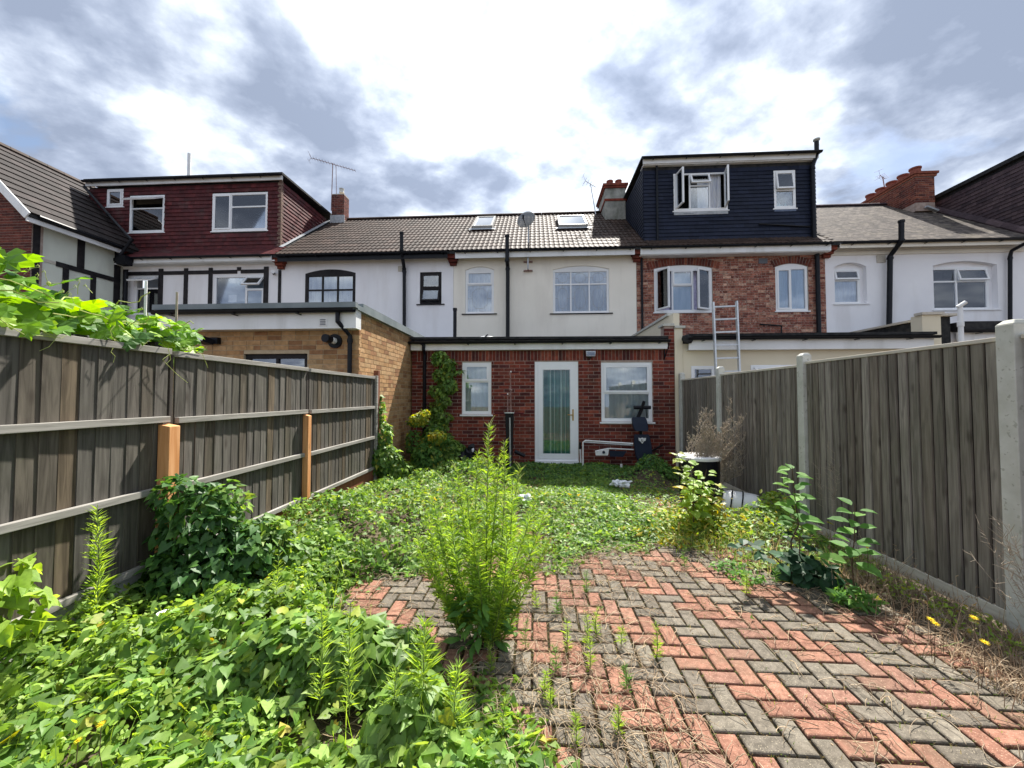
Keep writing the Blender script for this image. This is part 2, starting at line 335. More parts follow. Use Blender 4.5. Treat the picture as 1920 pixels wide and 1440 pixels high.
m_conc = MAT('concrete', [(.46, .46, .41), (.58, .58, .54)], sc=7, rough=.95, bump=.35, bsc=45, speck=((.28, .28, .23), 30, .63, .6), stain=((.33, .34, .26), 3, (1, 1, .3), .52, .4))
wd = dict(rough=.88, bump=.5, bdist=.003, det=8, dist=.8, knots=(8, 8, 3.2))
m_wood = MAT('weathered_fence_wood', [(.50, .48, .46), (1.15, 1.12, 1.08)], ids=[(.112, .104, .093), (.122, .116, .104), (.112, .098, .080), (.135, .127, .116), (.100, .090, .075), (.122, .098, .070), (.115, .11, .10), (.10, .095, .085)], sc=34, st=(1, 1, .07), vary=.13, **wd, stain=((.055, .060, .035), 1.3, (1, 1, .6), .5, .5))
m_wood2 = MAT('grey_fence_wood', [(.62, .60, .58), (1.25, 1.23, 1.2)], ids=[(.20, .182, .158), (.22, .202, .178), (.175, .158, .138), (.25, .23, .205), (.195, .172, .146)], sc=34, st=(1, 1, .07), vary=.18, **wd, stain=((.10, .11, .07), 1.1, (1, 1, .5), .52, .4))
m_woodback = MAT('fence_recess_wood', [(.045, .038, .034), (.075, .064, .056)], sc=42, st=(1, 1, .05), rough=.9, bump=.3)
m_rail = MAT('silvered_rail_wood', [(.20, .19, .17), (.34, .325, .30)], sc=40, st=(1, .06, 1), rough=.85, bump=.4, bdist=.003, dist=.6, knots=(9, 2.5, 9))
m_cap = MAT('pale_capping_wood', [(.46, .42, .36), (.60, .56, .48)], sc=40, st=(1, .06, 1), rough=.85, bump=.3)
m_owood = MAT('new_orange_timber', [(.50, .22, .08), (.68, .36, .17)], sc=30, st=(1, 1, .06), rough=.75, bump=.3, dist=.5, knots=(8, 8, 3))
m_brwood = MAT('red_brown_timber', [(.17, .06, .035), (.24, .10, .06)], sc=30, st=(1, 1, .06), rough=.8)
m_soil = MAT('soil', [(.045, .032, .022), (.10, .078, .055)], sc=16, rough=1, bump=.8, bsc=30, bdist=.02, patch=((.17, .14, .09), 3, .5))
m_bed = MAT('mossy_joint_sand', [(.018, .012, .008), (.05, .030, .012)], sc=25, rough=1, bump=.9, bsc=60, bdist=.01, patch=((.035, .04, .014), 4, .6))
pv = dict(sc=30, rough=.93, bump=.7, bsc=90, bdist=.003)
m_pred = MAT('red_paver', [(.70, .68, .66), (1.15, 1.15, 1.15)], ids=[(.24, .118, .082), (.21, .103, .072), (.26, .132, .092), (.205, .11, .082)], vary=.12, speck=((.52, .36, .26), 170, .61, .55), speck2=((.12, .06, .04), 140, .64, .8), stain=((.12, .095, .065), 3.2, (1, 1, 1), .48, .45), **pv)
m_pgrey = MAT('grey_paver', [(.68, .68, .66), (1.2, 1.2, 1.18)], ids=[(.128, .112, .092), (.142, .125, .102), (.115, .10, .083), (.155, .137, .112)], vary=.12, speck=((.38, .33, .24), 170, .61, .55), speck2=((.05, .045, .035), 140, .64, .8), stain=((.105, .088, .066), 3.2, (1, 1, 1), .48, .4), **pv)
lf = dict(sc=60, bump=.15, rough=.5, spec=.35, offs=11.)
m_bind = MAT('bindweed_leaf', [(.85, .88, .85), (1.1, 1.1, 1.1)], ids=[(.11, .22, .042), (.09, .19, .038), (.15, .27, .05), (.12, .23, .05), (.21, .33, .07), (.065, .15, .032), (.11, .21, .058), (.25, .35, .075)], vary=.35, trans=.40, patch=((.20, .29, .06), 1.7, .4), **lf)
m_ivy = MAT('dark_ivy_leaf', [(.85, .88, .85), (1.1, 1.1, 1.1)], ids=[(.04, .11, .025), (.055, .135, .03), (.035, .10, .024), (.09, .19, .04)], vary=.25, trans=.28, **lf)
m_yel = MAT('yellowing_leaf', [(.85, .88, .85), (1.1, 1.1, 1.1)], ids=[(.26, .30, .04), (.34, .34, .05), (.18, .26, .04), (.42, .34, .05), (.14, .22, .035)], vary=.2, trans=.38, **lf)
m_lime = MAT('lime_weed_leaf', [(.85, .88, .85), (1.1, 1.1, 1.1)], ids=[(.24, .36, .06), (.28, .41, .07), (.20, .32, .055), (.32, .45, .09)], vary=.2, trans=.45, **lf)
m_gold = MAT('feathery_leaf', [(.85, .88, .85), (1.1, 1.1, 1.1)], ids=[(.19, .32, .05), (.24, .38, .06), (.15, .27, .045), (.30, .43, .08)], vary=.3, trans=.42, **lf)
m_squash = MAT('squash_leaf', [(.8, .82, .8), (1.15, 1.15, 1.15)], ids=[(.15, .29, .04), (.20, .35, .045), (.11, .23, .035), (.26, .42, .05), (.06, .15, .03)], vary=.2, trans=.45, sc=25, bump=.4, rough=.5, spec=.4, offs=11.)
m_broad = MAT('broad_sapling_leaf', [(.85, .88, .85), (1.1, 1.1, 1.1)], ids=[(.09, .20, .05), (.11, .23, .06), (.14, .27, .06)], vary=.15, trans=.35, sc=30, bump=.15, rough=.6, spec=.15, offs=11.)
m_bdk = MAT('dark_glossy_leaf', [(.85, .88, .85), (1.1, 1.1, 1.1)], ids=[(.016, .045, .022), (.022, .058, .026), (.03, .08, .035)], vary=.15, trans=.12, sc=30, bump=.15, rough=.5, spec=.2, offs=11.)
m_stem = MAT('green_stem', [(.16, .22, .06), (.10, .16, .04)], sc=20, rough=.6, bump=.1)
m_stemb = MAT('brown_stem', [(.10, .06, .04), (.06, .04, .03)], sc=20, rough=.8, bump=.2)
m_tend = MAT('pale_tendril', [(.42, .46, .18), (.34, .40, .12)], sc=20, rough=.6, bump=0, trans=.2)
m_dry = MAT('dry_straw', [(.46, .38, .28), (.30, .23, .16)], ids=[(1, 1, 1), (.8, .78, .74), (1.15, 1.1, 1.0), (.6, .55, .5)], sc=20, rough=.9, bump=0, trans=.15)
m_drygrey = MAT('dead_stem', [(.30, .25, .19), (.40, .34, .27)], sc=20, rough=.9, bump=0)
m_grass = MAT('grass_blade', [(.8, .8, .8), (1.1, 1.1, 1.1)], ids=[(.12, .20, .04), (.20, .24, .06), (.36, .31, .14), (.16, .24, .05), (.40, .34, .18)], sc=20, rough=.6, bump=0, trans=.35)
m_moss = MAT('joint_moss', [(.8, .8, .8), (1.1, 1.1, 1.1)], ids=[(.06, .045, .015), (.09, .06, .02), (.05, .07, .015), (.12, .09, .03), (.035, .025, .012), (.08, .10, .02)], sc=50, rough=1, bump=0, vary=.3)
m_petal = MAT('yellow_petal', [(.80, .60, .02), (.85, .68, .04)], sc=20, rough=.6, bump=0, trans=.3)
m_wpetal = MAT('white_petal', [(.85, .85, .85), (.75, .75, .76)], sc=20, rough=.6, bump=0, trans=.3)
m_plastic = MAT('white_plastic_scrap', [(.78, .80, .84), (.62, .64, .68)], sc=20, rough=.4, bump=.3)
# ------------------------------------------------------------------ building kit (all facades face -Y unless said)
def T(x, y, z, rx=0, ry=0, rz=0, s=(1, 1, 1)):
    return Matrix.Translation((x, y, z)) @ Matrix.Rotation(rz, 4, 'Z') @ Matrix.Rotation(ry, 4, 'Y') @ Matrix.Rotation(rx, 4, 'X') @ Matrix.Diagonal((s[0], s[1], s[2], 1))
class Hole:      # opening x0..x1, z0..z1 with a segmental head rising `rise` above z1 at the middle
    def __init__(s, x0, x1, z0, z1, rise=0, vou=0): s.x0, s.x1, s.z0, s.z1, s.rise, s.vou = x0, x1, z0, z1, rise, vou
    def top(s, x):
        if not s.rise: return s.z1
        h = (s.x1-s.x0)/2; t = (x-(s.x0+s.x1)/2)/h; return s.z1+s.rise*max(0, 1-t*t)
    def cut(s, za, zb):      # brick cut for a course
        if zb <= s.z0+.01: return None
        t0 = s.z1+(s.vou if s.vou else 0)
        if za >= s.z1+s.rise+s.vou-.01: return None
        if za < s.z1-.005: return (s.x0-.003, s.x1+.003)
        if s.vou:
            h = (s.x1-s.x0)/2; c = (s.x0+s.x1)/2; zc = (za+zb)/2
            if zc < t0: return (s.x0-.03-.1*(zc-s.z1)/s.vou*s.vou*3, s.x1+.03+.1*(zc-s.z1)*3)
            w = h*math.sqrt(max(0, 1-(zc-t0)/max(s.rise, .001))); return (c-w, c+w)
        h = (s.x1-s.x0)/2; c = (s.x0+s.x1)/2; w = h*math.sqrt(max(0, 1-(za-s.z1)/max(s.rise, .001)))
        return (c-w, c+w)
def wallmesh(mb, x0, x1, z0, z1, y0, y1, holes, zt=None):
    xs = {x0, x1}
    for h in holes:
        n = 10 if h.rise else 1
        for i in range(n+1): xs.add(min(max(h.x0+(h.x1-h.x0)*i/n, x0), x1))
    xs = sorted(xs)
    for a, b in zip(xs, xs[1:]):
        if b-a < 1e-4: continue
        hs = sorted([h for h in holes if h.x0 < (a+b)/2 < h.x1], key=lambda h: h.z0); za = zb = z0
        for h in hs:
            if h.z0 > min(za, zb)+.001: mb.hexa([(a, y0, za), (b, y0, zb), (b, y1, zb), (a, y1, za), (a, y0, h.z0), (b, y0, h.z0), (b, y1, h.z0), (a, y1, h.z0)])
            za, zb = h.top(a), h.top(b)
        mb.hexa([(a, y0, za), (b, y0, zb), (b, y1, zb), (a, y1, za), (a, y0, z1), (b, y0, z1), (b, y1, z1), (a, y1, z1)])
def bricks(root, wall, mat, O, U, length, z0, z1, holes=(), proud=.006, c=.075, pitch=.225, soldier=None, outn=None, mix=0, skip=None):
    """O: start, U: unit along wall, outn: outward normal; heights absolute"""
    U = Vector(U); outn = Vector(outn) if outn else Vector((U.y, -U.x, 0)); ang = math.atan2(U.y, U.x)
    n = int((z1-z0)/c+.3)
    for k in range(n):
        za = z0+k*c; zb = za+c-.010; cuts = [q for q in (h.cut(za, zb) for h in holes) if q]
        u = -(pitch/2)*(k % 2)
        while u < length:
            w = pitch if not mix or R(0, 1) > mix else pitch/2
            segs = [(max(u, 0), min(u+w-.010, length))]
            for (ca, cb) in cuts:
                ns = []
                for (a, b) in segs:
                    if cb <= a or ca >= b: ns.append((a, b)); continue
                    if ca-a > .02: ns.append((a, ca-.004))
                    if b-cb > .02: ns.append((cb+.004, b))
                segs = ns
            for (a, b) in segs:
                if b-a < .02: continue
                m_ = (a+b)/2; p = Vector(O)+U*m_+outn*(proud/2-.02+R(-.0012, .0012)); zc = (za+zb)/2
                if skip and skip(m_, zc): continue
                piece(root, wall, 'brick', 'box', mat, T(p.x, p.y, zc, rz=ang, s=(b-a, .04+proud, zb-za)))
            u += w
    if soldier:
        sa, sb, sz0, sz1, gaps = soldier; u = sa
        while u < sb-.03:
            if not any(g0 < u+.03 < g1 for g0, g1 in gaps):
                p = Vector(O)+U*(u+.0325)+outn*(proud/2-.02+R(-.001, .001))
                piece(root, wall, 'brick', 'box', mat, T(p.x, p.y, (sz0+sz1)/2, rz=ang, s=(.065, .04+proud, sz1-sz0)))
            u += .075
def voussoirs(root, wall, mat, h, Y, proud=.008):
    w = h.x1-h.x0; c = (h.x0+h.x1)/2; n = int((w+.1)/.072); r = (w*w/4+h.rise**2)/(2*h.rise)
    half = math.asin(min(1, (w/2)/r))+.05; zc0 = h.z1+h.rise-r
    for i in range(n):
        a = -half+2*half*(i+.5)/n; rr = r+h.vou/2+.006
        piece(root, wall, 'brick', 'box', mat, T(c+rr*math.sin(a), Y-proud/2+.02, zc0+rr*math.cos(a), ry=a, s=(2*half*r/n-.008, .04+proud, h.vou)))
def bank(mb, x0, x1, z0, z1, y, bw, d, mi=0):      # rectangular border of four butt-jointed bars
    mb.box(x0, y, z0, x1, y+d, z0+bw, mi); mb.box(x0, y, z1-bw, x1, y+d, z1, mi); mb.box(x0, y, z0+bw, x0+bw, y+d, z1-bw, mi); mb.box(x1-bw, y, z0+bw, x1, y+d, z1-bw, mi)
def rotpart(o, pivot, axis, ang):
    p = Vector(pivot)-(WO[o.name]); M = Matrix.Translation(p) @ Matrix.Rotation(ang, 4, axis) @ Matrix.Translation(-p)
    for v in o.data.vertices: v.co = M @ v.co
def window(root, h, Y, lights, fm=m_upvc, cur=m_curt, sill=True, sillm=None, recess=.07, fw=.05, glass=m_glass, lead=False, label=None, cury=.06, curspan=None, sx=.04):
    """lights: (x0,x1,z0,z1,kind) in fractions of the opening; kind f fixed, s closed sash, t/a top hung opened, l/r side hung opened by degrees"""
    x0, x1, z0, z1 = h.x0, h.x1, h.z0, h.z1; y = Y+recess; mb = MB()
    bank(mb, x0+.002, x1-.002, z0+.002, z1-(.0 if h.rise else .002), y, fw, .06)
    if h.rise:
        n = 10
        for i in range(n):
            a = x0+(x1-x0)*i/n; b = x0+(x1-x0)*(i+1)/n; mb.hexa([(a, y, z1), (b, y, z1), (b, y+.06, z1), (a, y+.06, z1), (a, y, h.top(a)), (b, y, h.top(b)), (b, y+.06, h.top(b)), (a, y+.06, h.top(a))])
    ix0, ix1, iz0, iz1 = x0+fw, x1-fw, z0+fw, z1-fw; casem = []; panes = []
    for (a, b, c, d, k) in lights:
        A, B = ix0+(ix1-ix0)*a, ix0+(ix1-ix0)*b; C_, D = iz0+(iz1-iz0)*c, iz0+(iz1-iz0)*d
        bw = .022; bank(mb, A, B, C_, D, y+.004, bw, .05)
        if k[0] == 'f': panes.append((A+bw, B-bw, C_+bw, D-bw, y+.03))
        else: casem.append((A+bw-.012, B-bw+.012, C_+bw-.012, D-bw+.012, k))
    w = mb.build('window', fm, root)
    if label: w['label'] = label
    for (a, b, c, d, yy) in panes:
        MB().box(a, yy, c, b, yy+.006, d).build('pane', glass, w)
        if lead:
            lm = MB(); cx, cz = (a+b)/2, (c+d)/2; W, H = (b-a)/2, (d-c)/2; q = .62; yl = yy-.004
            pts = [(cx-W*q, cz+H*.2), (cx-W*q, cz+H*.45), (cx-W*.3, cz+H*.75), (cx+W*.3, cz+H*.75), (cx+W*q, cz+H*.45), (cx+W*q, cz-H*.45), (cx+W*.3, cz-H*.75), (cx-W*.3, cz-H*.75), (cx-W*q, cz-H*.45), (cx-W*q, cz+H*.2)]
            for p, r in zip(pts, pts[1:]): lm.bar((p[0], yl, p[1]), (r[0], yl, r[1]), .008, .005, up=(0, 1, 0))
            for p, r in (((cx-W*q, cz), (a, cz)), ((cx+W*q, cz), (b, cz)), ((cx, cz+H*.75), (cx, d)), ((cx, cz-H*.75), (cx, c))): lm.bar((p[0], yl, p[1]), (r[0], yl, r[1]), .008, .005, up=(0, 1, 0))
            lm.build('leading', m_steel, w)
    for (a, b, c, d, k) in casem:
        cm = MB(); bank(cm, a, b, c, d, y-.016, .045, .05); cm.box(a+.045, y+.006, c+.045, b-.045, y+.012, d-.045, 1)
        o = cm.build('casement', [fm, glass], w); ang = float(k[1:]) if len(k) > 1 else 0
        if ang:
            if k[0] == 't': rotpart(o, (a, y-.01, d), 'X', rad(-ang))
            if k[0] == 'l': rotpart(o, (a, y-.01, c), 'Z', rad(-ang))
            if k[0] == 'r': rotpart(o, (b, y-.01, c), 'Z', rad(ang))
            if k[0] == 'b': rotpart(o, (a, y-.01, d), 'X', rad(-ang))
    if sill:
        MB().box(x0-sx, Y-.035, z0-.035, x1+sx, y+.02, z0-.003).build('sill', sillm or fm, w)
    if cur:
        segs = curspan or [(0, 1)]; cb = MB()
        for (a, b) in segs:
            A, B = x0+(x1-x0)*a, x0+(x1-x0)*b; n = max(8, int((B-A)/.018)); vs = []; fs = []
            for i in range(n+1):
                x = A+(B-A)*i/n; ph_ = x*42+math.sin(x*9)*1.5
                for zz, am in ((z1+h.rise, .010), (z0+.02, .022)): vs.append((x, y+cury+am*math.sin(ph_), zz))
            for i in range(n): fs.append((2*i, 2*i+1, 2*i+3, 2*i+2))
            cb.add(vs, fs)
        cb.build('curtain', cur, w, smooth=True)
    return w
def gutter(root, x0, x1, Y, z, fasc=m_white, fh=.16, name='gutter', mat=m_black, ov=.0, brackets=True):
    """fascia board against the wall at Y (front face) and a half round gutter before it"""
    if fh: MB().box(x0, Y-.025, z-fh-.02, x1, Y, z-.0).build('fascia', fasc, root)
    g = MB(); n = 6; r = .056; yc = Y-.025-r-.004; vs = []; fs = []
    for x in (x0-ov, x1+ov):
        for i in range(n+1): t = math.pi+math.pi*i/n; vs.append((x, yc+r*math.cos(t), z+r*math.sin(t)))
        for i in range(n+1): t = 2*math.pi-math.pi*i/n; vs.append((x, yc+(r-.005)*math.cos(t), z+(r-.005)*math.sin(t)))
    m_ = 2*(n+1)
    for i in range(m_): fs.append((i, (i+1) % m_, (i+1) % m_+m_, i+m_))
    fs += [tuple(range(m_))[::-1], tuple(range(m_, 2*m_))]; g.add(vs, fs); g.build(name, mat, root)
    if brackets:
        x = x0+.3
        while x < x1:
            MB().box(x, yc-r-.004, z-.075, x+.025, Y-.027, z-.062).build('gutter_bracket', mat, root); x += 1.0
def pipe(root, pts, r=.035, name='downpipe', mat=m_black, collars=True):
    mb = MB(); mb.tube(pts, r, seg=10)
    if collars:
        for a, b in zip(pts, pts[1:]):
            a = Vector(a); b = Vector(b)
            if (b-a).length > .5:
                for q in (.03, .97): c = a.lerp(b, q); d = (b-a).normalized()*.03; mb.tube([c-d, c+d], r*1.22, seg=10)
    return mb.build(name, mat, root, smooth=False)
def slope(root, parent, x0, x1, e, r, tmpl, mat, w, g, lift=.02, ztilt=.0, lefthip=None, righthip=None, name='tile', jit=.0, stag=False):
    """tiles from the eaves e=(Y,Z) up to the ridge r=(Y,Z) across x0..x1"""
    dy, dz = r[0]-e[0], r[1]-e[1]; Ls = math.hypot(dy, dz); a = math.atan2(dz, dy); nrow = int(Ls/g+.5); ncol = int((x1-x0)/w+.5); ww = (x1-x0)/ncol; gg = Ls/nrow
    for i in range(nrow):
        t = (i+.5)/nrow; y = e[0]+dy*t; z = e[1]+dz*t
        for j in range(ncol+(1 if stag else 0)):
            x = x0+ww*(j+.5)-(ww/2 if stag and i % 2 else 0)
            if stag and (x < x0+.01 or x > x1-.01): continue
            M = T(x, y-math.sin(a)*lift, z+math.cos(a)*lift, rx=a-ztilt+R(-jit, jit), rz=R(-jit, jit)*.5, s=(ww/TM[tmpl+'_w'], 1, 1))
            piece(root, parent, name, tmpl, mat, M)
def tilewall(root, parent, O, U, outn, length, z0, z1, mat, w=.165, g=.1, holes=(), top=None, bot=None, th=.018):
    U = Vector(U); outn = Vector(outn); ang = math.atan2(U.y, U.x); n = int((z1-z0)/g)
    for k in range(n):
        za = z0+k*g; zc = za+g/2; u = -(w/2)*(k % 2)
        while u < length:
            a, b = max(u, 0), min(u+w-.003, length); u += w
            segs = [(a, b)]
            for h in holes:
                if h.z0-.02 < zc < h.z1+.03:
                    ns = []
                    for (p, q) in segs:
                        if h.x1 <= p or h.x0 >= q: ns.append((p, q)); continue
                        if h.x0-p > .02: ns.append((p, h.x0))
                        if q-h.x1 > .02: ns.append((h.x1, q))
                    segs = ns
            for (p, q) in segs:
                m_ = (p+q)/2
                if q-p < .03 or (top and zc > top(m_)) or (bot and zc < bot(m_)): continue
                c = Vector(O)+U*m_+outn*(.010+R(-.001, .001))
                piece(root, parent, 'tile', 'box', mat, Matrix.Translation((c.x, c.y, zc-.01)) @ Matrix.Rotation(ang, 4, 'Z') @ Matrix.Rotation(rad(-10)+R(-.02, .02), 4, 'X') @ Matrix.Diagonal((q-p, th, g+.022, 1)))
def tpan(key, w, l, rolls=2, amp=.022):
    mb = MB(); n = 6*rolls; vs = []; fs = []
    for y in (-l/2-.03, l/2):
        for i in range(n+1):
            x = -w/2+w*i/n; z = amp*max(0, math.sin(2*math.pi*rolls*i/n-.6))**.8 if math.sin(2*math.pi*rolls*i/n-.6) > 0 else 0
            vs.append((x, y, z+(.016 if y < 0 else 0)))
    for i in range(n): fs.append((i, i+1, n+2+i, n+1+i))
    for i in range(n+1): v = vs[i]; vs.append((v[0], v[1], v[2]-.022))
    b = 2*(n+1)
    for i in range(n): fs.append((b+i, b+i+1, i+1, i))
    mb.add(vs, fs); template(key, mb); TM[key+'_w'] = w
tpan('pantile', .30, .335, amp=.016)
template('plain', MB().box(-.081, -.06, -.007, .081, .07, .007)); TM['plain_w'] = .165
def flatp(key, w, l):
    mb = MB(); mb.hexa([(-w/2+.002, -l/2-.02, 0), (w/2-.002, -l/2-.02, 0), (w/2-.002, l/2, -.012), (-w/2+.002, l/2, -.012), (-w/2+.002, -l/2-.02, .036), (w/2-.002, -l/2-.02, .036), (w/2-.002, l/2, .006), (-w/2+.002, l/2, .006)])
    template(key, mb); TM[key+'_w'] = w
flatp('bigtile', .33, .34)
YM = 12.0; EAV = (11.68, 6.0); RDG = (15.4, 8.8)
PX = [-13.75, -8.25, -2.57, 3.12, 8.68, 14.3]          # party lines of the terrace
def H(px0, px1, pyt, pyb, Y, rise=0, vou=0, zb=None):
    a = AY(px0, pyb, Y); b = AY(px1, pyt, Y); m_ = AY((px0+px1)/2, pyt, Y); n = AY((px0+px1)/2, pyb, Y)
    return Hole(a.x, b.x, zb if zb is not None else n.z, m_.z-rise, rise, vou)
def roofbed(root, x0, x1, e=EAV, r=RDG, mat=m_felt):
    mb = MB(); mb.hexa([(x0, e[0], e[1]-.10), (x1, e[0], e[1]-.10), (x1, r[0], r[1]-.10), (x0, r[0], r[1]-.10), (x0, e[0], e[1]), (x1, e[0], e[1]), (x1, r[0], r[1]), (x0, r[0], r[1])])
    mb.hexa([(x0, r[0], r[1]-.10), (x1, r[0], r[1]-.10), (x1, r[0]+3.7, r[1]-2.9), (x0, r[0]+3.7, r[1]-2.9), (x0, r[0], r[1]), (x1, r[0], r[1]), (x1, r[0]+3.7, r[1]-2.8), (x0, r[0]+3.7, r[1]-2.8)])
    return mb.build('roof', mat, root)
def ridge(root, roof, x0, x1, mat, y=RDG[0], z=RDG[1]):
    n = max(1, int((x1-x0)/.45)); w = (x1-x0)/n
    for i in range(n):
        mb = MB(); vs = []; fs = []; q = 6
        for x in (x0+w*i+.004, x0+w*(i+1)-.004):
            for k in range(q+1): t = math.pi*k/q; vs.append((x, y+.12*math.cos(t), z-.01+.10*math.sin(t)))
        for k in range(q): fs.append((k, k+1, q+2+k, q+1+k))
        fs += [tuple(range(q+1))[::-1], tuple(range(q+1, 2*q+2))]; mb.add(vs, fs); mb.build('ridge_tile', mat, roof)
def shell(root, x0, x1, mat, holes, z0=-.06, z1=5.95, name='wall', d=.28):
    mb = MB(); wallmesh(mb, x0+.003, x1-.003, z0, z1, YM, YM+d, holes); w = mb.build(name, mat, root)
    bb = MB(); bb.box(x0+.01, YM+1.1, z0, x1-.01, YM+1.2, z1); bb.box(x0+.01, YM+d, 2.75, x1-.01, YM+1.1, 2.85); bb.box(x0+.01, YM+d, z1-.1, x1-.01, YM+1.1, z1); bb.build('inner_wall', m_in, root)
    return w
def corbel(root, x, z=5.92):
    mb = MB(); y = YM
    for i, (w, d) in enumerate(((.20, .10), (.26, .18), (.32, .27))): mb.box(x-w/2, y-d, z-.30+i*.085, x+w/2, y+.02, z-.30+i*.085+.075)
    mb.box(x-.17, y-.27, z-.045, x+.17, y+.02, z-.002); mb.build('corbel', m_bred, root)
# ================================================================== ground
mb = MB(); mb.box(-150, -40, -.5, 150, 250, -.09); g = mb.build('ground', m_soil); g['kind'] = 'structure'
# ================================================================== house B: maroon dormer, half timbered first floor
B = thing('timbered_house', 'half timbered white house with a maroon tile hung dormer, left of the black framed window', 'house', (-11, 14, 0))
x0, x1 = PX[0], PX[1]
hB1 = H(250, 301, 516, 590, YM); hB2 = H(400, 498, 516, 600, YM)
wB = shell(B, x0, x1, m_rwhite, [hB1, hB2])
window(B, hB1, YM, [(0, 1, .68, 1, 't62'), (0, 1, 0, .68, 'f')], cur=None, glass=m_glassd, recess=.02, sill=True, label='left window with its top light propped open')
wb2 = window(B, hB2, YM, [(0, .63, 0, 1, 'f'), (.63, 1, .70, 1, 't38'), (.63, 1, 0, .70, 's')], cur=None, recess=.0, sill=True)
MB().box(hB2.x0+.42, YM+.10, hB2.z0+.62, hB2.x0+.70, YM+.102, hB2.z0+.86).build('paper_notice', m_wpaint, wb2)
MB().box(x0+.1, YM+.75, 2.9, x1-.1, YM+.8, 5.8).build('room_wall', MAT('pale_blue_room', [(.30, .38, .48), (.26, .34, .44)], rough=.9), B)
zt = 5.72; zr = AY(400, 510, YM).z
tb = []; TZ0 = 3.0
for px, w in ((237, .16), (303, .15), (350, .13), (396, .13), (449, .13), (500, .15)):
    X = AY(px, 500, YM).x; zl = zr+.02 if px == 449 else TZ0
    MB().box(X-w/2, YM-.03, zl, X+w/2, YM-.002, zt).build('timber', m_blackwood, B); tb.append((X-w/2, X+w/2))
for (a, b) in zip(tb, tb[1:]): MB().box(a[1]+.001, YM-.028, zr-.07, b[0]-.001, YM-.002, zr+.05).build('timber', m_blackwood, B)
X = AY(528, 500, YM).x; MB().box(X-.09, YM-.03, 3.0, X+.0, YM-.002, 5.6).build('timber', m_blackwood, B)
gutter(B, x0+.75, x1-.1, 11.70, 5.98, fasc=m_white, fh=.14)
MB().box(x0+.02, 11.705, 5.80, x1-.02, YM-.001, 5.84).build('soffit', m_white, B)
rB = roofbed(B, x0, x1)
slope(B, rB, x0+.35, x1, EAV, (12.25, 6.44), 'plain', m_tmaroon, .165, .1, stag=True)
# dormer
DY = 12.3; dz0, dz1 = 6.36, 8.72; dx0, dx1 = -15.4, -8.5
dh = [H(201, 233, 355, 388, DY), H(243, 310, 367, 436, DY), H(398, 503, 362, 433, DY)]
mb = MB(); wallmesh(mb, dx0, dx1, dz0, dz1, DY, DY+.2, dh); mb.hexa([(dx1-.2, DY+.2, dz0), (dx1-.003, DY+.2, dz0), (dx1-.003, 15.6, dz0), (dx1-.2, 15.6, dz0), (dx1-.2, DY+.2, dz1), (dx1-.003, DY+.2, dz1), (dx1-.003, 15.6, dz1), (dx1-.2, 15.6, dz1)])
mb.box(dx0, DY+1.2, dz0, dx1-.2, DY+1.3, dz1); mb.box(dx0, 15.5, dz0, dx1-.2, 15.6, dz1)
dB = mb.build('dormer', m_felt, B)
tilewall(B, dB, (dx0, DY, 0), (1, 0, 0), (0, -1, 0), dx1-dx0, dz0-.02, dz1, m_tmaroon, g=.13, holes=[Hole(h.x0-dx0, h.x1-dx0, h.z0, h.z1) for h in dh], bot=lambda u: 6.36)
rs = (RDG[1]-EAV[1])/(RDG[0]-EAV[0])
tilewall(B, dB, (dx1, DY, 0), (0, 1, 0), (1, 0, 0), 3.2, dz0-.1, dz1+.1, m_tmaroon, g=.13, bot=lambda u: EAV[1]+rs*(DY+u-EAV[0])+.03, top=lambda u: 8.72)
cb = MB()
for i in range(23):
    z = dz0+.05+i*.103; L = .10 if i % 2 else .06; cb.box(dx1-L, DY-.026, z, dx1+.028, DY+L, z+.096)
cb.build('corner_tiles', MAT('worn_corner_tile', [(.16, .10, .08), (.22, .16, .12)], sc=20), dB)['kind'] = 'stuff'
MB().box(dx0, DY-.14, dz1-.02, dx1+.12, DY-.10, dz1+.13).build('fascia', m_white, B)
mb = MB(); mb.hexa([(dx0, DY-.2, dz1+.13), (dx1+.16, DY-.2, dz1+.13), (dx1+.16, 15.9, dz1+.23), (dx0, 15.9, dz1+.23), (dx0, DY-.2, dz1+.20), (dx1+.16, DY-.2, dz1+.20), (dx1+.16, 15.9, dz1+.30), (dx0, 15.9, dz1+.30)]); mb.build('dormer_roof', m_felt, B)
gutter(B, dx0, dx1+.1, DY-.14, dz1+.13, fh=0)
window(B, dh[0], DY, [(0, 1, 0, 1, 's')], cur=None, recess=-.02, glass=m_glassd)
window(B, dh[1], DY, [(0, 1, .66, 1, 't58'), (0, 1, 0, .66, 'f')], cur=None, recess=-.02)
window(B, dh[2], DY, [(0, .33, 0, 1, 's'), (.33, 1, .64, 1, 'f'), (.33, 1, 0, .64, 'f')], cur=m_curt, recess=-.02, curspan=[(.5, .97)])
p = AY(354, 325, 13.2); MB().tube([(p.x, 13.2, 8.9), (p.x, 13.2, AY(354, 288, 13.2).z)], .055, seg=10).build('vent_pipe', m_white, B)
mb = MB(); p = AY(516, 512, YM-.1); mb.tube([(p.x-.12, YM, p.z+.02), (p.x, YM-.2, p.z)], .045, seg=10); mb.tube([(p.x, YM-.2, p.z), (p.x+.05, YM-.28, p.z-.01)], .05, seg=10, mi=1); mb.build('boiler_flue', [m_black, m_white], B)
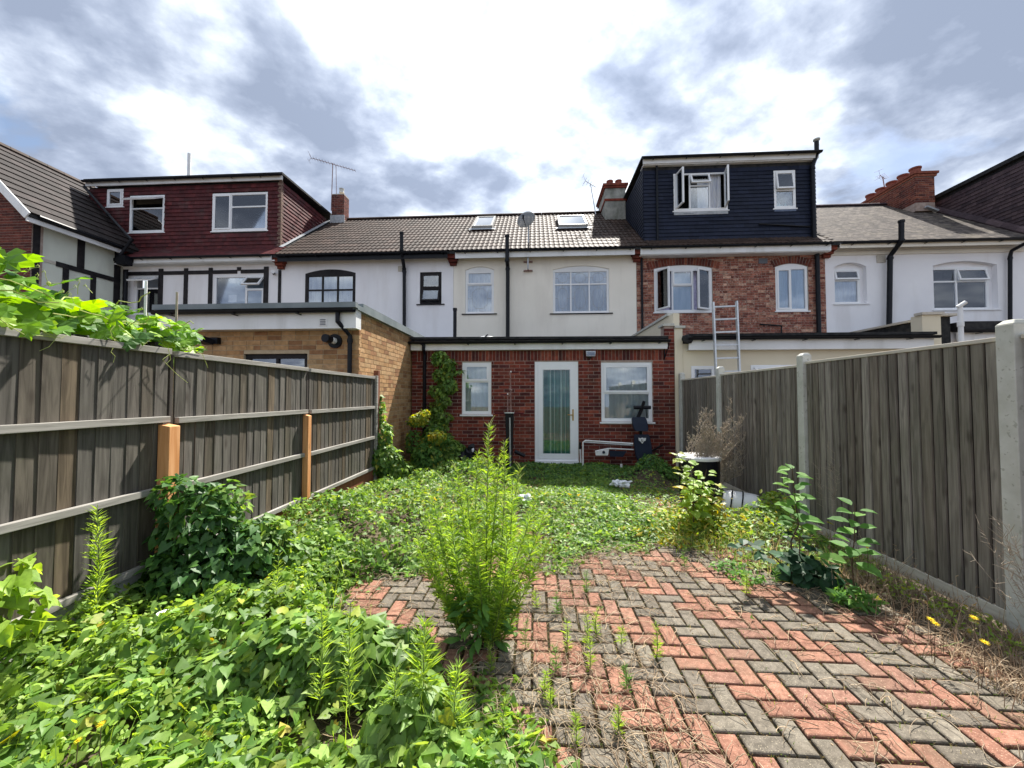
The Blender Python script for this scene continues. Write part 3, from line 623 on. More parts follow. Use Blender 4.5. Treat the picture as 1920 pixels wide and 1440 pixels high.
# valley pipe and hopper
P = [AY(158, 350, 12.1), AY(203, 402, 12.0), AY(247, 450, 11.6), AY(226, 478, 11.5)]; pipe(B, P, .045)
p = AY(231, 487, 11.5); MB().box(p.x-.15, 11.42, p.z-.16, p.x+.15, 11.66, p.z+.12).build('rainwater_hopper', m_black, B)
p = AY(234, 487, 11.8); pipe(B, [(p.x, 11.85, 5.6), (p.x, 11.85, 0)], .05)
MB().box(dx1, 12.2, 6.42, dx1+.02, 12.21, 6.44)
# flashing where the cheek meets the roof
mb = MB(); mb.hexa([(dx1+.03, 12.2, EAV[1]+rs*(12.2-EAV[0])+.06), (dx1+.16, 12.2, EAV[1]+rs*(12.2-EAV[0])+.05), (dx1+.16, 15.3, 8.79), (dx1+.03, 15.3, 8.80), (dx1+.03, 12.2, EAV[1]+rs*(12.2-EAV[0])+.075), (dx1+.16, 12.2, EAV[1]+rs*(12.2-EAV[0])+.062), (dx1+.16, 15.3, 8.80), (dx1+.03, 15.3, 8.815)]); mb.build('flashing', m_lead, B)
# ================================================================== house A: gabled wing on the far left
A = thing('gabled_wing_house', 'brick gabled house with half timbered side wall and large brown roof, far left', 'house', (-16, 11, 0))
ax = -13.72; ay0 = 9.62; ae = 6.58; rX, rZ = -16.1, 8.95
mb = MB(); mb.box(ax-.25, ay0+.01, -.06, ax, YM-.01, ae); wA = mb.build('wall', m_rgreen, A)
gx0 = -18.4; mb = MB(); mb.prism([(gx0, ay0, -.06), (ax+.02, ay0, -.06), (ax+.02, ay0, ae), (rX, ay0, rZ-.1), (gx0, ay0, ae)], (0, .25, 0)); gA = mb.build('gable_wall', m_mort_l, A)
def gtop(u): x = gx0+u; return ae+(rZ-ae)*(x-gx0)/(rX-gx0) if x < rX else ae+(rZ-ae)*(ax-x)/(ax-rX)
bricks(A, gA, m_bdark, (gx0, ay0, 0), (1, 0, 0), ax-gx0+.02, 3.0, 8.8, skip=lambda u, z: z > gtop(u)-.08)
zs = [AX(x, y, ax) for x, y in ((66, 480), (150, 440), (220, 480))]
zm = 5.30
for px in (66, 152, 221):
    q = AX(px, 450, ax); a, b = max(q.y-.09, ay0+.03), q.y+.09
    MB().box(ax+.002, a, 3.0 if px != 152 else zm+.075, ax+.03, b, ae-.02).build('timber', m_blackwood, A)
MB().box(ax+.002, AX(105, 480, ax).y, zm-.07, ax+.028, YM-.1, zm+.07).build('timber', m_blackwood, A)
MB().box(ax+.002, ay0+.25, zm-.03, ax+.02, AX(105, 480, ax).y-.01, zm+.05).build('timber', m_cap, A)
for px in (123, 175):
    q = AX(px, 500, ax); MB().box(ax+.002, q.y-.07, 3.0, ax+.03, q.y+.07, zm-.071).build('timber', m_blackwood, A)
s = (rZ-ae)/(ax-rX); ov = .32; exA, ezA = ax+ov, ae-ov*s+.12
mb = MB()
for sgn in (0, 1):
    X0, X1 = (exA, rX) if sgn == 0 else (rX, gx0-ov); Z0, Z1 = (ezA, rZ+.12) if sgn == 0 else (rZ+.12, ezA)
    mb.hexa([(X0, ay0-.3, Z0-.12), (X1, ay0-.3, Z1-.12), (X1, 13.4, Z1-.12), (X0, 13.4, Z0-.12), (X0, ay0-.3, Z0), (X1, ay0-.3, Z1), (X1, 13.4, Z1), (X0, 13.4, Z0)])
rA = mb.build('roof', m_felt, A)
Ls = math.hypot(exA-rX, rZ+.12-ezA); an = math.atan2(rZ+.12-ezA, exA-rX); nr = int(Ls/.34)
for i in range(nr):
    t = (i+.5)/nr; X = exA+(rX-exA)*t; Z = ezA+(rZ+.12-ezA)*t
    for j in range(12):
        Y = ay0-.28+.33*(j+.5)
        piece(A, rA, 'tile', 'bigtile', m_tdark, Matrix.Translation((X+math.sin(an)*.004, Y, Z+math.cos(an)*.004)) @ Matrix.Rotation(rad(90), 4, 'Z') @ Matrix.Rotation(an, 4, 'X'))
mb = MB(); mb.bar((exA, ay0-.31, ezA-.10), (rX, ay0-.31, rZ+.02), .03, .2, up=(0, 0, 1)); mb.build('bargeboard', m_white, A)
mb = MB(); mb.bar((rX, ay0-.31, rZ+.02), (gx0-ov, ay0-.31, ezA-.10), .03, .2, up=(0, 0, 1)); mb.build('bargeboard', m_white, A)
MB().box(exA-.06, ay0-.3, ezA-.24, exA-.02, YM-.3, ezA-.04).build('fascia', m_white, A)
mb = MB(); mb.tube([(exA+.03, ay0-.1, ezA-.03), (exA+.03, 11.6, ezA-.06)], .05, seg=8); mb.build('gutter', m_black, A)
for j in range(9): MB().tube([(rX, ay0-.3+j*.45, rZ+.1), (rX, ay0+.14+j*.45, rZ+.1)], .12, seg=8).build('ridge_tile', m_tbrown, rA)
# ================================================================== house C: white render, black windows
Cc = thing('white_rendered_house', 'white rendered terraced house with black framed windows, between maroon dormer and cream house', 'house', (-5.4, 14, 0))
x0, x1 = PX[1], PX[2]; hC1 = H(571, 667, 505, 600, YM, rise=.13); hC2 = H(787, 828, 510, 570, YM)
shell(Cc, x0, x1, m_rwhite, [hC1, hC2])
window(Cc, hC1, YM, [(0, .33, 0, .66, 'f'), (.33, .66, 0, .66, 'f'), (.66, 1, 0, .66, 'f'), (0, .33, .66, 1, 'f'), (.33, .66, .66, 1, 'f'), (.66, 1, .66, 1, 'f')], fm=m_blackwood, cur=m_curt, recess=.0, fw=.075)
window(Cc, hC2, YM, [(0, 1, .5, 1, 's'), (0, 1, 0, .5, 't20')], fm=m_blackwood, cur=None, recess=.03, sillm=m_black, sx=.1)
def leanroof(root, x0, x1, holes=()):
    r = roofbed(root, x0, x1); slope(root, r, x0+.01, x1, EAV, RDG, 'pantile', m_tbrown, .298, .335, lift=.012); ridge(root, r, x0, x1, m_tbrown); return r
rC = leanroof(Cc, x0, x1)
gutter(Cc, x0+.1, x1-.12, 11.70, 5.96, fasc=m_black, fh=.17)
pipe(Cc, [AY(753, 436, 11.6)*1, AY(753, 470, 11.6), AY(758, 505, 11.9), AY(758, 640, 11.9)], .055, name='soil_pipe')
MB().box(*AY(746, 509, YM-.02), *(AY(754, 499, YM-.001))).build('air_vent', m_cap, Cc)
corbel(Cc, x0+.04)
# ================================================================== house D: cream render
D = thing('cream_rendered_house', 'cream rendered terraced house with leaded windows and two roof windows, middle of the terrace', 'house', (.3, 14, 0))
x0, x1 = PX[2], PX[3]; hD1 = H(872, 926, 500, 588, YM, rise=.10); hD2 = H(1037, 1142, 498, 587, YM, rise=.11)
shell(D, x0, x1, m_rcream, [hD1, hD2])
window(D, hD1, YM, [(0, 1, .68, 1, 's'), (0, 1, 0, .68, 'f')], recess=.04, lead=True, sillm=m_black, sx=.1)
window(D, hD2, YM, [(0, .31, 0, .68, 'f'), (.31, .66, 0, .68, 'f'), (.66, 1, 0, .68, 'f'), (0, .31, .68, 1, 'f'), (.31, .66, .68, 1, 'f'), (.66, 1, .68, 1, 'f')], recess=.04, lead=True, sillm=m_black, sx=.1)
rD = leanroof(D, x0, x1); gutter(D, x0+.12, x1-.12, 11.70, 5.96, fasc=m_white, fh=.19); corbel(D, x0); corbel(D, x1-.0)
pipe(D, [AY(951, 441, 11.6)*1, AY(951, 490, 11.6), AY(952, 500, 11.85), AY(952, 640, 11.85)], .06, name='soil_pipe')
ra = math.atan2(RDG[1]-EAV[1], RDG[0]-EAV[0])
def rooflight(root, roof, pxl, pxr, pyt, pyb):
    def onroof(px, py):
        d = ray(px, py); n = Vector((0, -math.sin(ra), math.cos(ra))); o = Vector((0, EAV[0], EAV[1]+.05)); c = Vector((0, 0, CAMH)); t = (o-c).dot(n)/d.dot(n); return c+d*t
    a = onroof(pxl, pyb); b = onroof(pxr, pyt); X0, X1 = a.x, b.x; c = (a+b)/2; hl = (b-a).yz.length/2 if hasattr(b-a, 'yz') else 1; hw = (X1-X0)/2
    M = Matrix.Translation(c) @ Matrix.Rotation(ra, 4, 'X')
    f = MB(); bank3 = [(-hw, -hl, hw, -hl+.07), (-hw, hl-.07, hw, hl), (-hw, -hl+.07, -hw+.07, hl-.07), (hw-.07, -hl+.07, hw, hl-.07)]
    for (p, q, r, s_) in bank3: f.box(p, q, -.05, r, s_, .12)
    f.v = [tuple(M @ Vector(v)) for v in f.v]; o = f.build('roof_window', MAT('grey_rooflight_frame', [(.42, .42, .40), (.30, .30, .28)], rough=.5), root)
    g = MB(); g.box(-hw+.07, -hl+.07, .09, hw-.07, hl-.07, .10); g.v = [tuple(M @ Vector(v)) for v in g.v]; g.build('pane', m_glassd, o)
    k = MB(); k.box(-hw-.12, -hl-.16, .028, hw+.12, -hl-.01, .036); k.v = [tuple(M @ Vector(v)) for v in k.v]; k.build('flashing', m_lead, o)
rooflight(D, rD, 886, 930, 411, 430); rooflight(D, rD, 1048, 1094, 409, 428)
# ================================================================== house E: brick with navy dormer
E_ = thing('brick_house', 'bare brick terraced house under a large navy tile hung dormer', 'house', (5.9, 14, 0))
x0, x1 = PX[3], PX[4]; hE1 = H(1227, 1335, 497, 585, YM, rise=.10, vou=.22); hE2 = H(1455, 1514, 494, 583, YM, rise=.10, vou=.22)
wE = shell(E_, x0, x1, m_mort_d, [hE1, hE2])
bricks(E_, wE, m_bpink, (x0+.01, YM, 0), (1, 0, 0), x1-x0-.02, 2.6, 5.8, holes=[Hole(h.x0-x0-.01, h.x1-x0-.01, h.z0, h.z1, h.rise, h.vou) for h in (hE1, hE2)], mix=.35)
for h in (hE1, hE2): voussoirs(E_, wE, m_borg, h, YM)
window(E_, hE1, YM, [(0, .31, 0, 1, 'l60'), (.31, .68, .62, 1, 's'), (.31, .68, 0, .62, 'f'), (.68, 1, 0, 1, 'r28')], recess=.02, cur=m_curtp, cury=.2, curspan=[(.05, .33), (.60, .78)], label='wide arched window with both side casements open')
o = window(E_, hE2, YM, [(0, .48, 0, 1, 's'), (.48, 1, 0, 1, 'f')], recess=.02, cur=m_curtb)
n_ = MB(); n_.box(hE1.x0+.32*(hE1.x1-hE1.x0), YM+.16, hE1.z0+.05, hE1.x0+.66*(hE1.x1-hE1.x0), YM+.17, hE1.z1-.1); n_.build('blue_blind', m_curtb, E_)
gutter(E_, x0+.05, x1-.05, 11.70, 5.96, fh=.19, fasc=m_white); MB().box(x0+.05, 11.702, 5.73, x1-.05, YM-.02, 5.752).build('soffit', m_white, E_); corbel(E_, x1)
rE = roofbed(E_, x0, x1); slope(E_, rE, x0+.01, x0+.29, EAV, (14.6, 8.19), 'pantile', m_tbrown, .28, .335, lift=.012)
for i in range(18): pass
slope(E_, rE, x0+.3, x1-.02, EAV, (12.05, 6.28), 'pantile', m_tbrown, .30, .23, lift=.02)
EY = 12.1; e0, e1 = 3.40, 8.52; ez0, ez1 = 6.22, 8.70
eh = [H(1263, 1363, 323, 395, EY), H(1451, 1490, 320, 391, EY)]
mb = MB(); wallmesh(mb, e0, e1, ez0, ez1, EY, EY+.2, eh); mb.box(e0+.003, EY+.2, ez0, e0+.2, 15.6, ez1); mb.box(e1-.2, EY+.2, ez0, e1-.003, 15.6, ez1); mb.box(e0+.2, EY+1.3, ez0, e1-.2, EY+1.4, ez1); mb.box(e0+.2, 15.4, ez0, e1-.2, 15.6, ez1); dE = mb.build('dormer', m_felt, E_)
tilewall(E_, dE, (e0, EY, 0), (1, 0, 0), (0, -1, 0), e1-e0, ez0, ez1-.05, m_tnavy, holes=[Hole(h.x0-e0, h.x1-e0, h.z0, h.z1) for h in eh], w=.3, g=.116)
tilewall(E_, dE, (e0, 15.55, 0), (0, -1, 0), (-1, 0, 0), 3.45, ez0-.1, ez1, m_tnavy, g=.116, w=.3, bot=lambda u: EAV[1]+rs*(15.55-u-EAV[0])+.03)
tilewall(E_, dE, (e1, EY, 0), (0, 1, 0), (1, 0, 0), 3.45, ez0-.1, ez1, m_tnavy, g=.116, w=.3, bot=lambda u: EAV[1]+rs*(EY+u-EAV[0])+.03)
MB().box(e0-.05, EY-.16, ez1-.03, e1+.02, EY-.12, ez1+.13).build('fascia', m_white, E_)
MB().box(e0-.04, EY-.119, ez1-.055, e1+.01, EY+.2, ez1-.031).build('soffit', m_wpaint, E_)
mb = MB(); mb.box(e0-.1, EY-.2, ez1+.131, e1+.1, 15.8, ez1+.19); mb.build('dormer_roof', m_felt, E_)
gutter(E_, e0-.08, e1+.05, EY-.16, ez1+.13, fh=0)
wq = window(E_, eh[0], EY, [(0, .29, 0, 1, 'l82'), (.29, .68, .66, 1, 't22'), (.29, .68, 0, .66, 'f'), (.68, 1, 0, 1, 'r75')], recess=-.02, cur=m_curt, cury=.15, curspan=[(.48, .92)], label='dormer window with two casements swung right out')
window(E_, eh[1], EY, [(0, 1, .48, 1, 't8'), (0, 1, 0, .48, 'f')], recess=-.02, cur=None, glass=m_glass)
b_ = MB()
for i, (dx, hh) in enumerate(((.10, .24), (.18, .17), (.25, .2), (.33, .13), (.42, .18), (.47, .1))):
    b_.lathe((eh[1].x0+dx, EY+.14, eh[1].z0+.05), [(.03, 0), (.032, hh*.6), (.012, hh*.8), (.012, hh)], seg=8)
b_.build('window_bottles', MAT('aqua_bottle', [(.35, .62, .62), (.5, .72, .7)], rough=.3), E_)
mb = MB(); MB().box(eh[0].x0-.0, EY-.03, eh[0].z0-.13, eh[0].x1, EY-.024, eh[0].z0-.036).build('flashing', m_lead, E_)
MB().box(eh[1].x0-.0, EY-.03, eh[1].z0-.10, eh[1].x1, EY-.024, eh[1].z0-.036).build('flashing', MAT('blue_flashing', [(.10, .13, .20), (.14, .17, .24)]), E_)
q = AY(1232, 300, EY-.1); pipe(E_, [(q.x, EY-.06, ez1+.08), (q.x, EY-.06, ez0-.02)], .035)
q = AY(1204, 500, YM-.1); pipe(E_, [(q.x, YM-.06, 5.9), (q.x, YM-.06, 2.6)], .035)
q = AY(1523, 300, EY-.1); pipe(E_, [(q.x+.12, EY-.12, ez1+.5), (q.x+.12, EY-.12, ez1+.1), (q.x, EY-.1, ez1-.25), (q.x, EY-.1, 6.2)], .06)
pipe(E_, [(q.x, 11.9, 5.95), (q.x, 11.9, 2.6)], .06)
q = AY(1531, 262, EY-.1); MB().tube([(q.x, EY-.1, ez1+.35), (q.x, EY-.1, q.z)], .06, seg=10).tube([(q.x, EY-.1, q.z-.02), (q.x, EY-.1, q.z+.02)], .09, seg=10).build('vent_cowl', m_conc, E_)
mb = MB(); a = AY(1423, 420, EY-.05); b = AY(1520, 425, EY-.05); mb.tube([a, b], .022, seg=8); mb.build('overflow_pipe', m_black, E_)
a = AY(1425, 608, YM-.1); b = AY(1465, 611, YM-.1); c = AY(1465, 632, YM-.1); pipe(E_, [a, b, c], .025, collars=False)
MB().box(*AY(1423, 494, YM-.03), *(AY(1438, 485, YM-.001))).build('air_brick', m_in, E_)
# ================================================================== house F: white, right
Fh = thing('white_house', 'white rendered house with weathered grey roof and recessed arched windows, right of navy dormer', 'house', (11.4, 14, 0))
x0, x1 = PX[4], PX[5]; hF1 = H(1566, 1624, 492, 569, YM, rise=.13); hF2 = H(1752, 1869, 489, 580, YM, rise=.13)
mb = MB(); wallmesh(mb, x0+.003, 16.2, -.06, 5.95, YM, YM+.28, [hF1, hF2]); mb.build('wall', m_rwhite, Fh)
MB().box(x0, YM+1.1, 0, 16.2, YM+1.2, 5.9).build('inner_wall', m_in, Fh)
def infill(root, h, wx1, wz1, mat):      # render filling the recess round a smaller window
    mb = MB(); wallmesh(mb, h.x0, h.x1, h.z0, h.z1+h.rise, YM+.14, YM+.2, [Hole(h.x0+.001, wx1, h.z0+.001, wz1)]); mb.build('recess', mat, root)
for (h, xr, li) in ((hF1, AY(1617, 500, YM).x, [(0, 1, .68, 1, 't14'), (0, 1, 0, .68, 'f')]), (hF2, AY(1860, 500, YM).x, [(0, .45, .68, 1, 'f'), (.45, 1, .68, 1, 't14'), (0, .45, 0, .68, 'f'), (.45, 1, 0, .68, 'f')])):
    wz = h.z1-.02; infill(Fh, h, xr, wz, m_rwhite); window(Fh, Hole(h.x0, xr, h.z0, wz), YM, li, recess=.10, sx=.06)
    MB().box(xr, YM-.03, h.z0-.034, h.x1+.06, YM+.13, h.z0-.004).build('ledge', m_rwhite, Fh)
MB().box(x0+.15, YM-.05, 5.70, 14.2, YM-.002, 5.80).build('eaves_band', m_rcream, Fh)
gutter(Fh, x0+.2, 14.3, 11.70, 5.96, fasc=m_rcream, fh=.13)
rF = roofbed(Fh, x0, x1); slope(Fh, rF, x0+.02, x1-.15, EAV, RDG, 'plain', m_tgrey, .165, .105, stag=True, jit=.03, lift=.014); ridge(Fh, rF, x0, x1-.8, m_tpurple)
q1, q2 = Vector((x1-.12, EAV[0], EAV[1]+.06)), Vector((x1-.12, RDG[0], RDG[1]+.04)); n = 10
for i in range(n): MB().tube([q1.lerp(q2, i/n)+Vector((0, 0, .01)), q1.lerp(q2, (i+.97)/n)+Vector((0, 0, .03))], .12, seg=8).build('verge_tile', m_tpurple, rF)
P = [AY(1690, 414, 11.55), AY(1690, 452, 11.55), AY(1669, 480, 11.85), AY(1667, 620, 11.85)]; pipe(Fh, P, .065, name='soil_pipe')
P = [AY(1925, 455, 11.6), AY(1897, 470, 11.85), AY(1894, 480, 11.9), AY(1894, 620, 11.9)]; pipe(Fh, P, .045)
MB().box(*AY(1645, 492, YM-.03), *(AY(1659, 479, YM-.001))).build('air_vent', m_cap, Fh)
# ================================================================== house G: far right dormer
G = thing('purple_tiled_dormer', 'purple brown tile hung dormer rising behind the chimney at the far right', 'dormer', (17, 14, 5.9))
mb = MB(); mb.box(x1+.003, 11.9, 5.9, 19.5, 16, 8.5); gG = mb.build('cheek', m_felt, G)
tilewall(G, gG, (x1, 15.9, 0), (0, -1, 0), (-1, 0, 0), 3.98, 6.1, 8.5, m_tpurple, g=.115, w=.3, bot=lambda u: EAV[1]+rs*(15.9-u-EAV[0])+.05 if 15.9-u < 15.4 else 8.7-(15.9-u-15.4)*.7)
MB().box(x1-.12, 11.75, 8.5, 19.6, 16.1, 8.62).build('roof', m_felt, G)
# ================================================================== chimneys
def chimney(root, x0, y0, x1, y1, z0, z1, mat, pots, brick=None, caps=True, potm=m_terra):
    mb = MB(); mb.box(x0, y0, z0, x1, y1, z1); c = mb.build('chimney', mat, root)
    if brick:
        bricks(root, c, brick, (x0, y0, 0), (1, 0, 0), x1-x0, z0+.3, z1-.02); bricks(root, c, brick, (x0, y1, 0), (0, -1, 0), y1-y0, z0+.3, z1-.02, outn=(-1, 0, 0))
        bricks(root, c, brick, (x1, y0, 0), (0, 1, 0), y1-y0, z0+.3, z1-.02, outn=(1, 0, 0))
    if caps:
        for i, (d, h) in enumerate(((.05, .08), (.09, .08))): MB().box(x0-d, y0-d, z1-.02+i*.08, x1+d, y1+d, z1+.058+i*.08).build('cap_course', brick or m_bred, c)
    for (px, py, r, h) in pots:
        MB().lathe((px, py, z1+.13), [(r*1.1, 0), (r, .05), (r*.9, h*.8), (r*1.08, h*.82), (r*1.08, h), (r*.8, h), (r*.75, h-.1)], seg=14).build('chimney_pot', potm, c)
    return c
ca, cb_ = AY(627, 400, 15.2), AY(649, 400, 15.2); zt = AY(640, 368, 15.2).z
chimney(Cc, ca.x, 15.0, cb_.x, 15.42, 8.4, zt, m_mort_d, [(cb_.x-.2, 15.2, .09, .18)], brick=m_bdark, caps=False, potm=m_conc)
MB().box(ca.x-.05, 14.96, 8.5, cb_.x+.05, 14.985, 8.82).build('flashing', m_lead, Cc)
ca, cb_ = AY(1135, 400, 14.4), AY(1173, 400, 14.4); zt = AY(1150, 352, 14.4).z
cD = chimney(D, ca.x, 14.4, cb_.x, 15.9, 7.9, zt, m_cement, [(ca.x+.22, 14.65, .12, .26), (cb_.x-.2, 14.65, .12, .26)])
MB().box(ca.x-.03, 14.37, zt-.5, cb_.x+.03, 15.93, zt-.42).build('brick_band', m_bred, cD)
ca, cb_ = AY(1716, 350, 14.2), AY(1752, 350, 14.2); zt = AY(1735, 330, 14.2).z
chimney(Fh, ca.x, 14.2, cb_.x, 16.6, 8.0, zt, m_mort_l, [(ca.x+.25, 14.45+i*.46, .16, .3) for i in range(5)], brick=m_borg)
mb = MB(); mb.bar((AY(1690, 392, 15).x, 14.1, 8.1), (cb_.x, 14.12, 7.95), .1, .06); mb.build('flashing', m_lead, Fh)
# ================================================================== buff brick extension (left)
YX = thing('buff_brick_extension', 'single storey buff brick rear extension with grey roof trim behind the left fence', 'extension', (-4.3, 9, 0))
yx1 = -2.70; yy0 = 5.78; yx0 = -5.75; yzt = 2.80
hY = H(455, 575, 663, 700, yy0, zb=.1)
mb = MB(); wallmesh(mb, yx0, yx1-.02, -.06, yzt, yy0+.02, yy0+.2, [hY]); mb.box(yx1-.2, yy0+.2, -.06, yx1-.02, YM-.01, yzt); mb.box(yx0, yy0+.2, -.06, yx0+.2, YM-.01, yzt); mb.box(yx0+.2, yy0+1.2, 0, yx1-.2, yy0+1.3, yzt)
wY = mb.build('wall', m_mort_y, YX)
bricks(YX, wY, m_byel, (yx0, yy0+.02, 0), (1, 0, 0), yx1-yx0-.005, 1.55, yzt-.03, holes=[Hole(hY.x0-yx0, hY.x1-yx0, hY.z0, hY.z1)], mix=.15)
bricks(YX, wY, m_byel, (yx1-.02, yy0+.016, 0), (0, 1, 0), 4.2, -.06, yzt+.02, outn=(1, 0, 0), mix=.15)
dd = window(YX, hY, yy0, [(0, .5, 0, 1, 'f'), (.5, 1, 0, 1, 'f')], fm=m_blackwood, cur=None, sill=False, recess=.06, glass=m_glassd, label='black framed patio doors')
MB().box(yx0-.1, yy0-.16, 2.52, yx1+.02, yy0-.12, 2.80).build('fascia', m_white, YX)
MB().box(yx0-.1, yy0-.118, 2.52, yx1+.02, yy0+.01, 2.545).build('soffit', m_white, YX)
MB().box(yx1-.03, yy0-.119, 2.547, yx1+.02, yy0+.01, 2.80).build('fascia', m_white, YX)
mb = MB(); mb.box(yx0-.1, yy0-.24, 2.82, yx1+.05, yy0-.16, 2.90); mb.box(yx0-.1, yy0-.159, 2.801, yx1+.05, yy0+.02, 2.87); mb.build('edge_trim', m_grp, YX)
mb = MB(); mb.box(yx1-.12, yy0+.021, 2.80, yx1+.05, YM-.35, 2.93); mb.build('side_capping', m_grp, YX)
MB().box(yx0, yy0+.03, 2.80, yx1-.13, YM-.01, 2.84).build('roof', m_felt, YX)
gutter(YX, yx0-.1, yx1+.02, yy0-.135, 2.80, fh=0)
a = AY(598, 612, yy0-.165); b = AY(613, 598, yy0-.165); v = MB().box(a.x, a.y, a.z, b.x, b.y+.002, b.z).build('fascia_vent', m_wpaint, YX)
for i in range(4): MB().box(a.x+.02, a.y-.006, a.z+.02+i*.025, b.x-.02, a.y-.001, a.z+.032+i*.025).build('slat', m_in, v)
p = AY(633, 600, yy0-.2); pipe(YX, [(p.x, yy0-.2, 2.76), (p.x, yy0-.2, 2.62), (p.x+.12, yy0-.05, 2.42), (p.x+.12, yy0-.05, 0)], .035)
p = AY(622, 638, yy0-.1); mb = MB(); mb.tube([(p.x, yy0+.03, p.z), (p.x, yy0-.02, p.z)], .11, seg=16); mb.tube([(p.x, yy0-.02, p.z), (p.x-.02, yy0-.12, p.z+.01)], .05, seg=12, mi=1); mb.tube([(p.x-.02, yy0-.12, p.z+.01), (p.x-.03, yy0-.24, p.z+.015)], .062, seg=12); mb.build('boiler_flue', [m_black, m_white], YX)
p = AY(382, 637, yy0-.15); fl = thing('floodlight', 'small black floodlight with a white lens under the left extension eaves', 'light', (p.x, p.y, p.z)); MB().box(p.x-.02, yy0-.06, p.z-.05, p.x+.14, yy0+.01, p.z+.05).build('bracket', m_black, fl)
mb = MB(); mb.hexa([(p.x-.09, yy0-.22, p.z-.03), (p.x+.05, yy0-.22, p.z-.03), (p.x+.09, yy0-.08, p.z-.07), (p.x-.05, yy0-.08, p.z-.07), (p.x-.09, yy0-.2, p.z+.05), (p.x+.05, yy0-.2, p.z+.05), (p.x+.09, yy0-.06, p.z+.01), (p.x-.05, yy0-.06, p.z+.01)]); mb.build('housing', m_black, fl)
mb = MB(); mb.hexa([(p.x-.085, yy0-.228, p.z-.02), (p.x+.045, yy0-.228, p.z-.02), (p.x+.045, yy0-.222, p.z-.02), (p.x-.085, yy0-.222, p.z-.02), (p.x-.085, yy0-.21, p.z+.04), (p.x+.045, yy0-.21, p.z+.04), (p.x+.045, yy0-.204, p.z+.04), (p.x-.085, yy0-.204, p.z+.04)]); mb.build('lens', m_wpaint, fl)
# ================================================================== red brick extension (centre)
RX = thing('red_brick_extension', 'single storey dark red brick rear extension with a white glazed door and two windows', 'extension', (.2, 10, 0))
RY = 8.3; rx0, rx1 = -2.685, 2.93; rzt = 2.62
hL = H(866, 921, 679, 777, RY); hR = H(1128, 1223, 679, 791, RY); hDr = H(1003, 1084, 678, 866, RY); hDr.z0 = .1
hs_ = [hL, hR, hDr]
mb = MB(); wallmesh(mb, rx0, rx1, -.08, rzt, RY+.014, RY+.25, hs_); mb.box(rx1-.2, RY+.25, 0, rx1, YM-.01, rzt); mb.box(rx0, RY+1.3, 0, rx1-.2, RY+1.4, rzt); wR = mb.build('wall', m_mort_l, RX)
sold0 = 2.262
bricks(RX, wR, m_bred, (rx0, RY+.014, 0), (1, 0, 0), rx1-rx0-.001, -.065, sold0-.01, holes=[Hole(h.x0-rx0, h.x1-rx0, h.z0, h.z1) for h in hs_], soldier=(.12, rx1-rx0-.2, sold0, sold0+.22, []))
for k in range(5): 
    piece(RX, wR, 'brick', 'box', m_bred, T(rx0+.055, RY-.0+.0, sold0+.03+k*.075, s=(.105, .046, .065)))
window(RX, hL, RY, [(0, 1, .64, 1, 's'), (0, 1, 0, .64, 'f')], cur=m_curtg, recess=.03, fw=.045, label='narrow window left of the door')
window(RX, hR, RY, [(0, 1, .48, 1, 's'), (0, 1, 0, .48, 'f')], cur=m_curtw, recess=.03, label='wide window right of the door')
# door
x0, x1, z0, z1 = hDr.x0, hDr.x1, hDr.z0, hDr.z1; y = RY+.02
f = MB(); bank(f, x0+.002, x1-.002, z0, z1-.002, y, .065, .07); f.box(x0-.0, y-.05, z0-.03, x1, y, z0+.028); df = f.build('door_frame', m_upvc, RX)
d = MB(); a, b, c, e = x0+.069, x1-.069, z0+.069, z1-.069; bank(d, a, b, c, e, y-.01, .10, .05); dr = d.build('door', m_upvc, RX)
MB().box(a+.10, y+.01, c+.10, b-.10, y+.018, e-.10).build('pane', GLASS('door_glass', (.9, .97, .96), .015), dr)
d = MB(); bank(d, a+.098, b-.098, c+.098, e-.098, y+.000, .012, .02); d.build('glazing_bead', m_alu, dr)
h_ = MB(); h_.box(b-.06, y-.018, z0+.88, b-.03, y-.0105, z0+1.12); h_.tube([(b-.045, y-.02, z0+1.0), (b-.045, y-.06, z0+1.0), (b-.16, y-.06, z0+1.005)], .011, seg=8); h_.build('handle', m_brass, dr)
cb = MB(); vs = []; fs = []; n = 60
for i in range(n+1):
    x = x0+.05+(x1-x0-.1)*i/n
    for zz in (z1-.05, z0+.02): vs.append((x, y+.13+.026*math.sin(x*36+math.sin(x*11)), zz))
for i in range(n): fs.append((2*i, 2*i+1, 2*i+3, 2*i+2))
cb.add(vs, fs); cb.mi = [1 if (i % 17) in (3, 4, 10) else 0 for i in range(n)]; cb.build('curtain', [m_curtt, m_curtw], RX, smooth=True)
# roof, fascia, gutter
MB().box(rx0-.0, RY-.10, rzt-.13, rx1-.17, RY-.075, rzt+.07).build('fascia', m_white, RX); MB().box(rx0, RY-.074, rzt-.13, rx1-.17, RY-.001, rzt-.11).build('soffit', m_white, RX)
MB().box(rx0+.02, RY-.13, rzt+.071, rx1-.16, YM-.01, rzt+.13).build('roof', m_felt, RX)
mb = MB(); mb.bar((rx0, RY-.14, rzt+.125), (rx1-.18, RY-.14, rzt+.10), .05, .05); mb.build('drip_edge', m_felt, RX)
gutter(RX, rx0-.05, rx1-.14, RY-.075, rzt+.05, fh=0)
p = AY(796, 650, RY-.06); pipe(RX, [(p.x, RY-.14, rzt), (p.x, RY-.14, rzt-.12), (p.x, RY-.05, rzt-.22), (p.x, RY-.05, 0)], .036)
p = AY(853, 600, 9.6); pipe(RX, [(p.x, 9.6, rzt+.1), (p.x, 9.6, AY(853, 578, 9.6).z)], .045, name='vent_pipe'); 
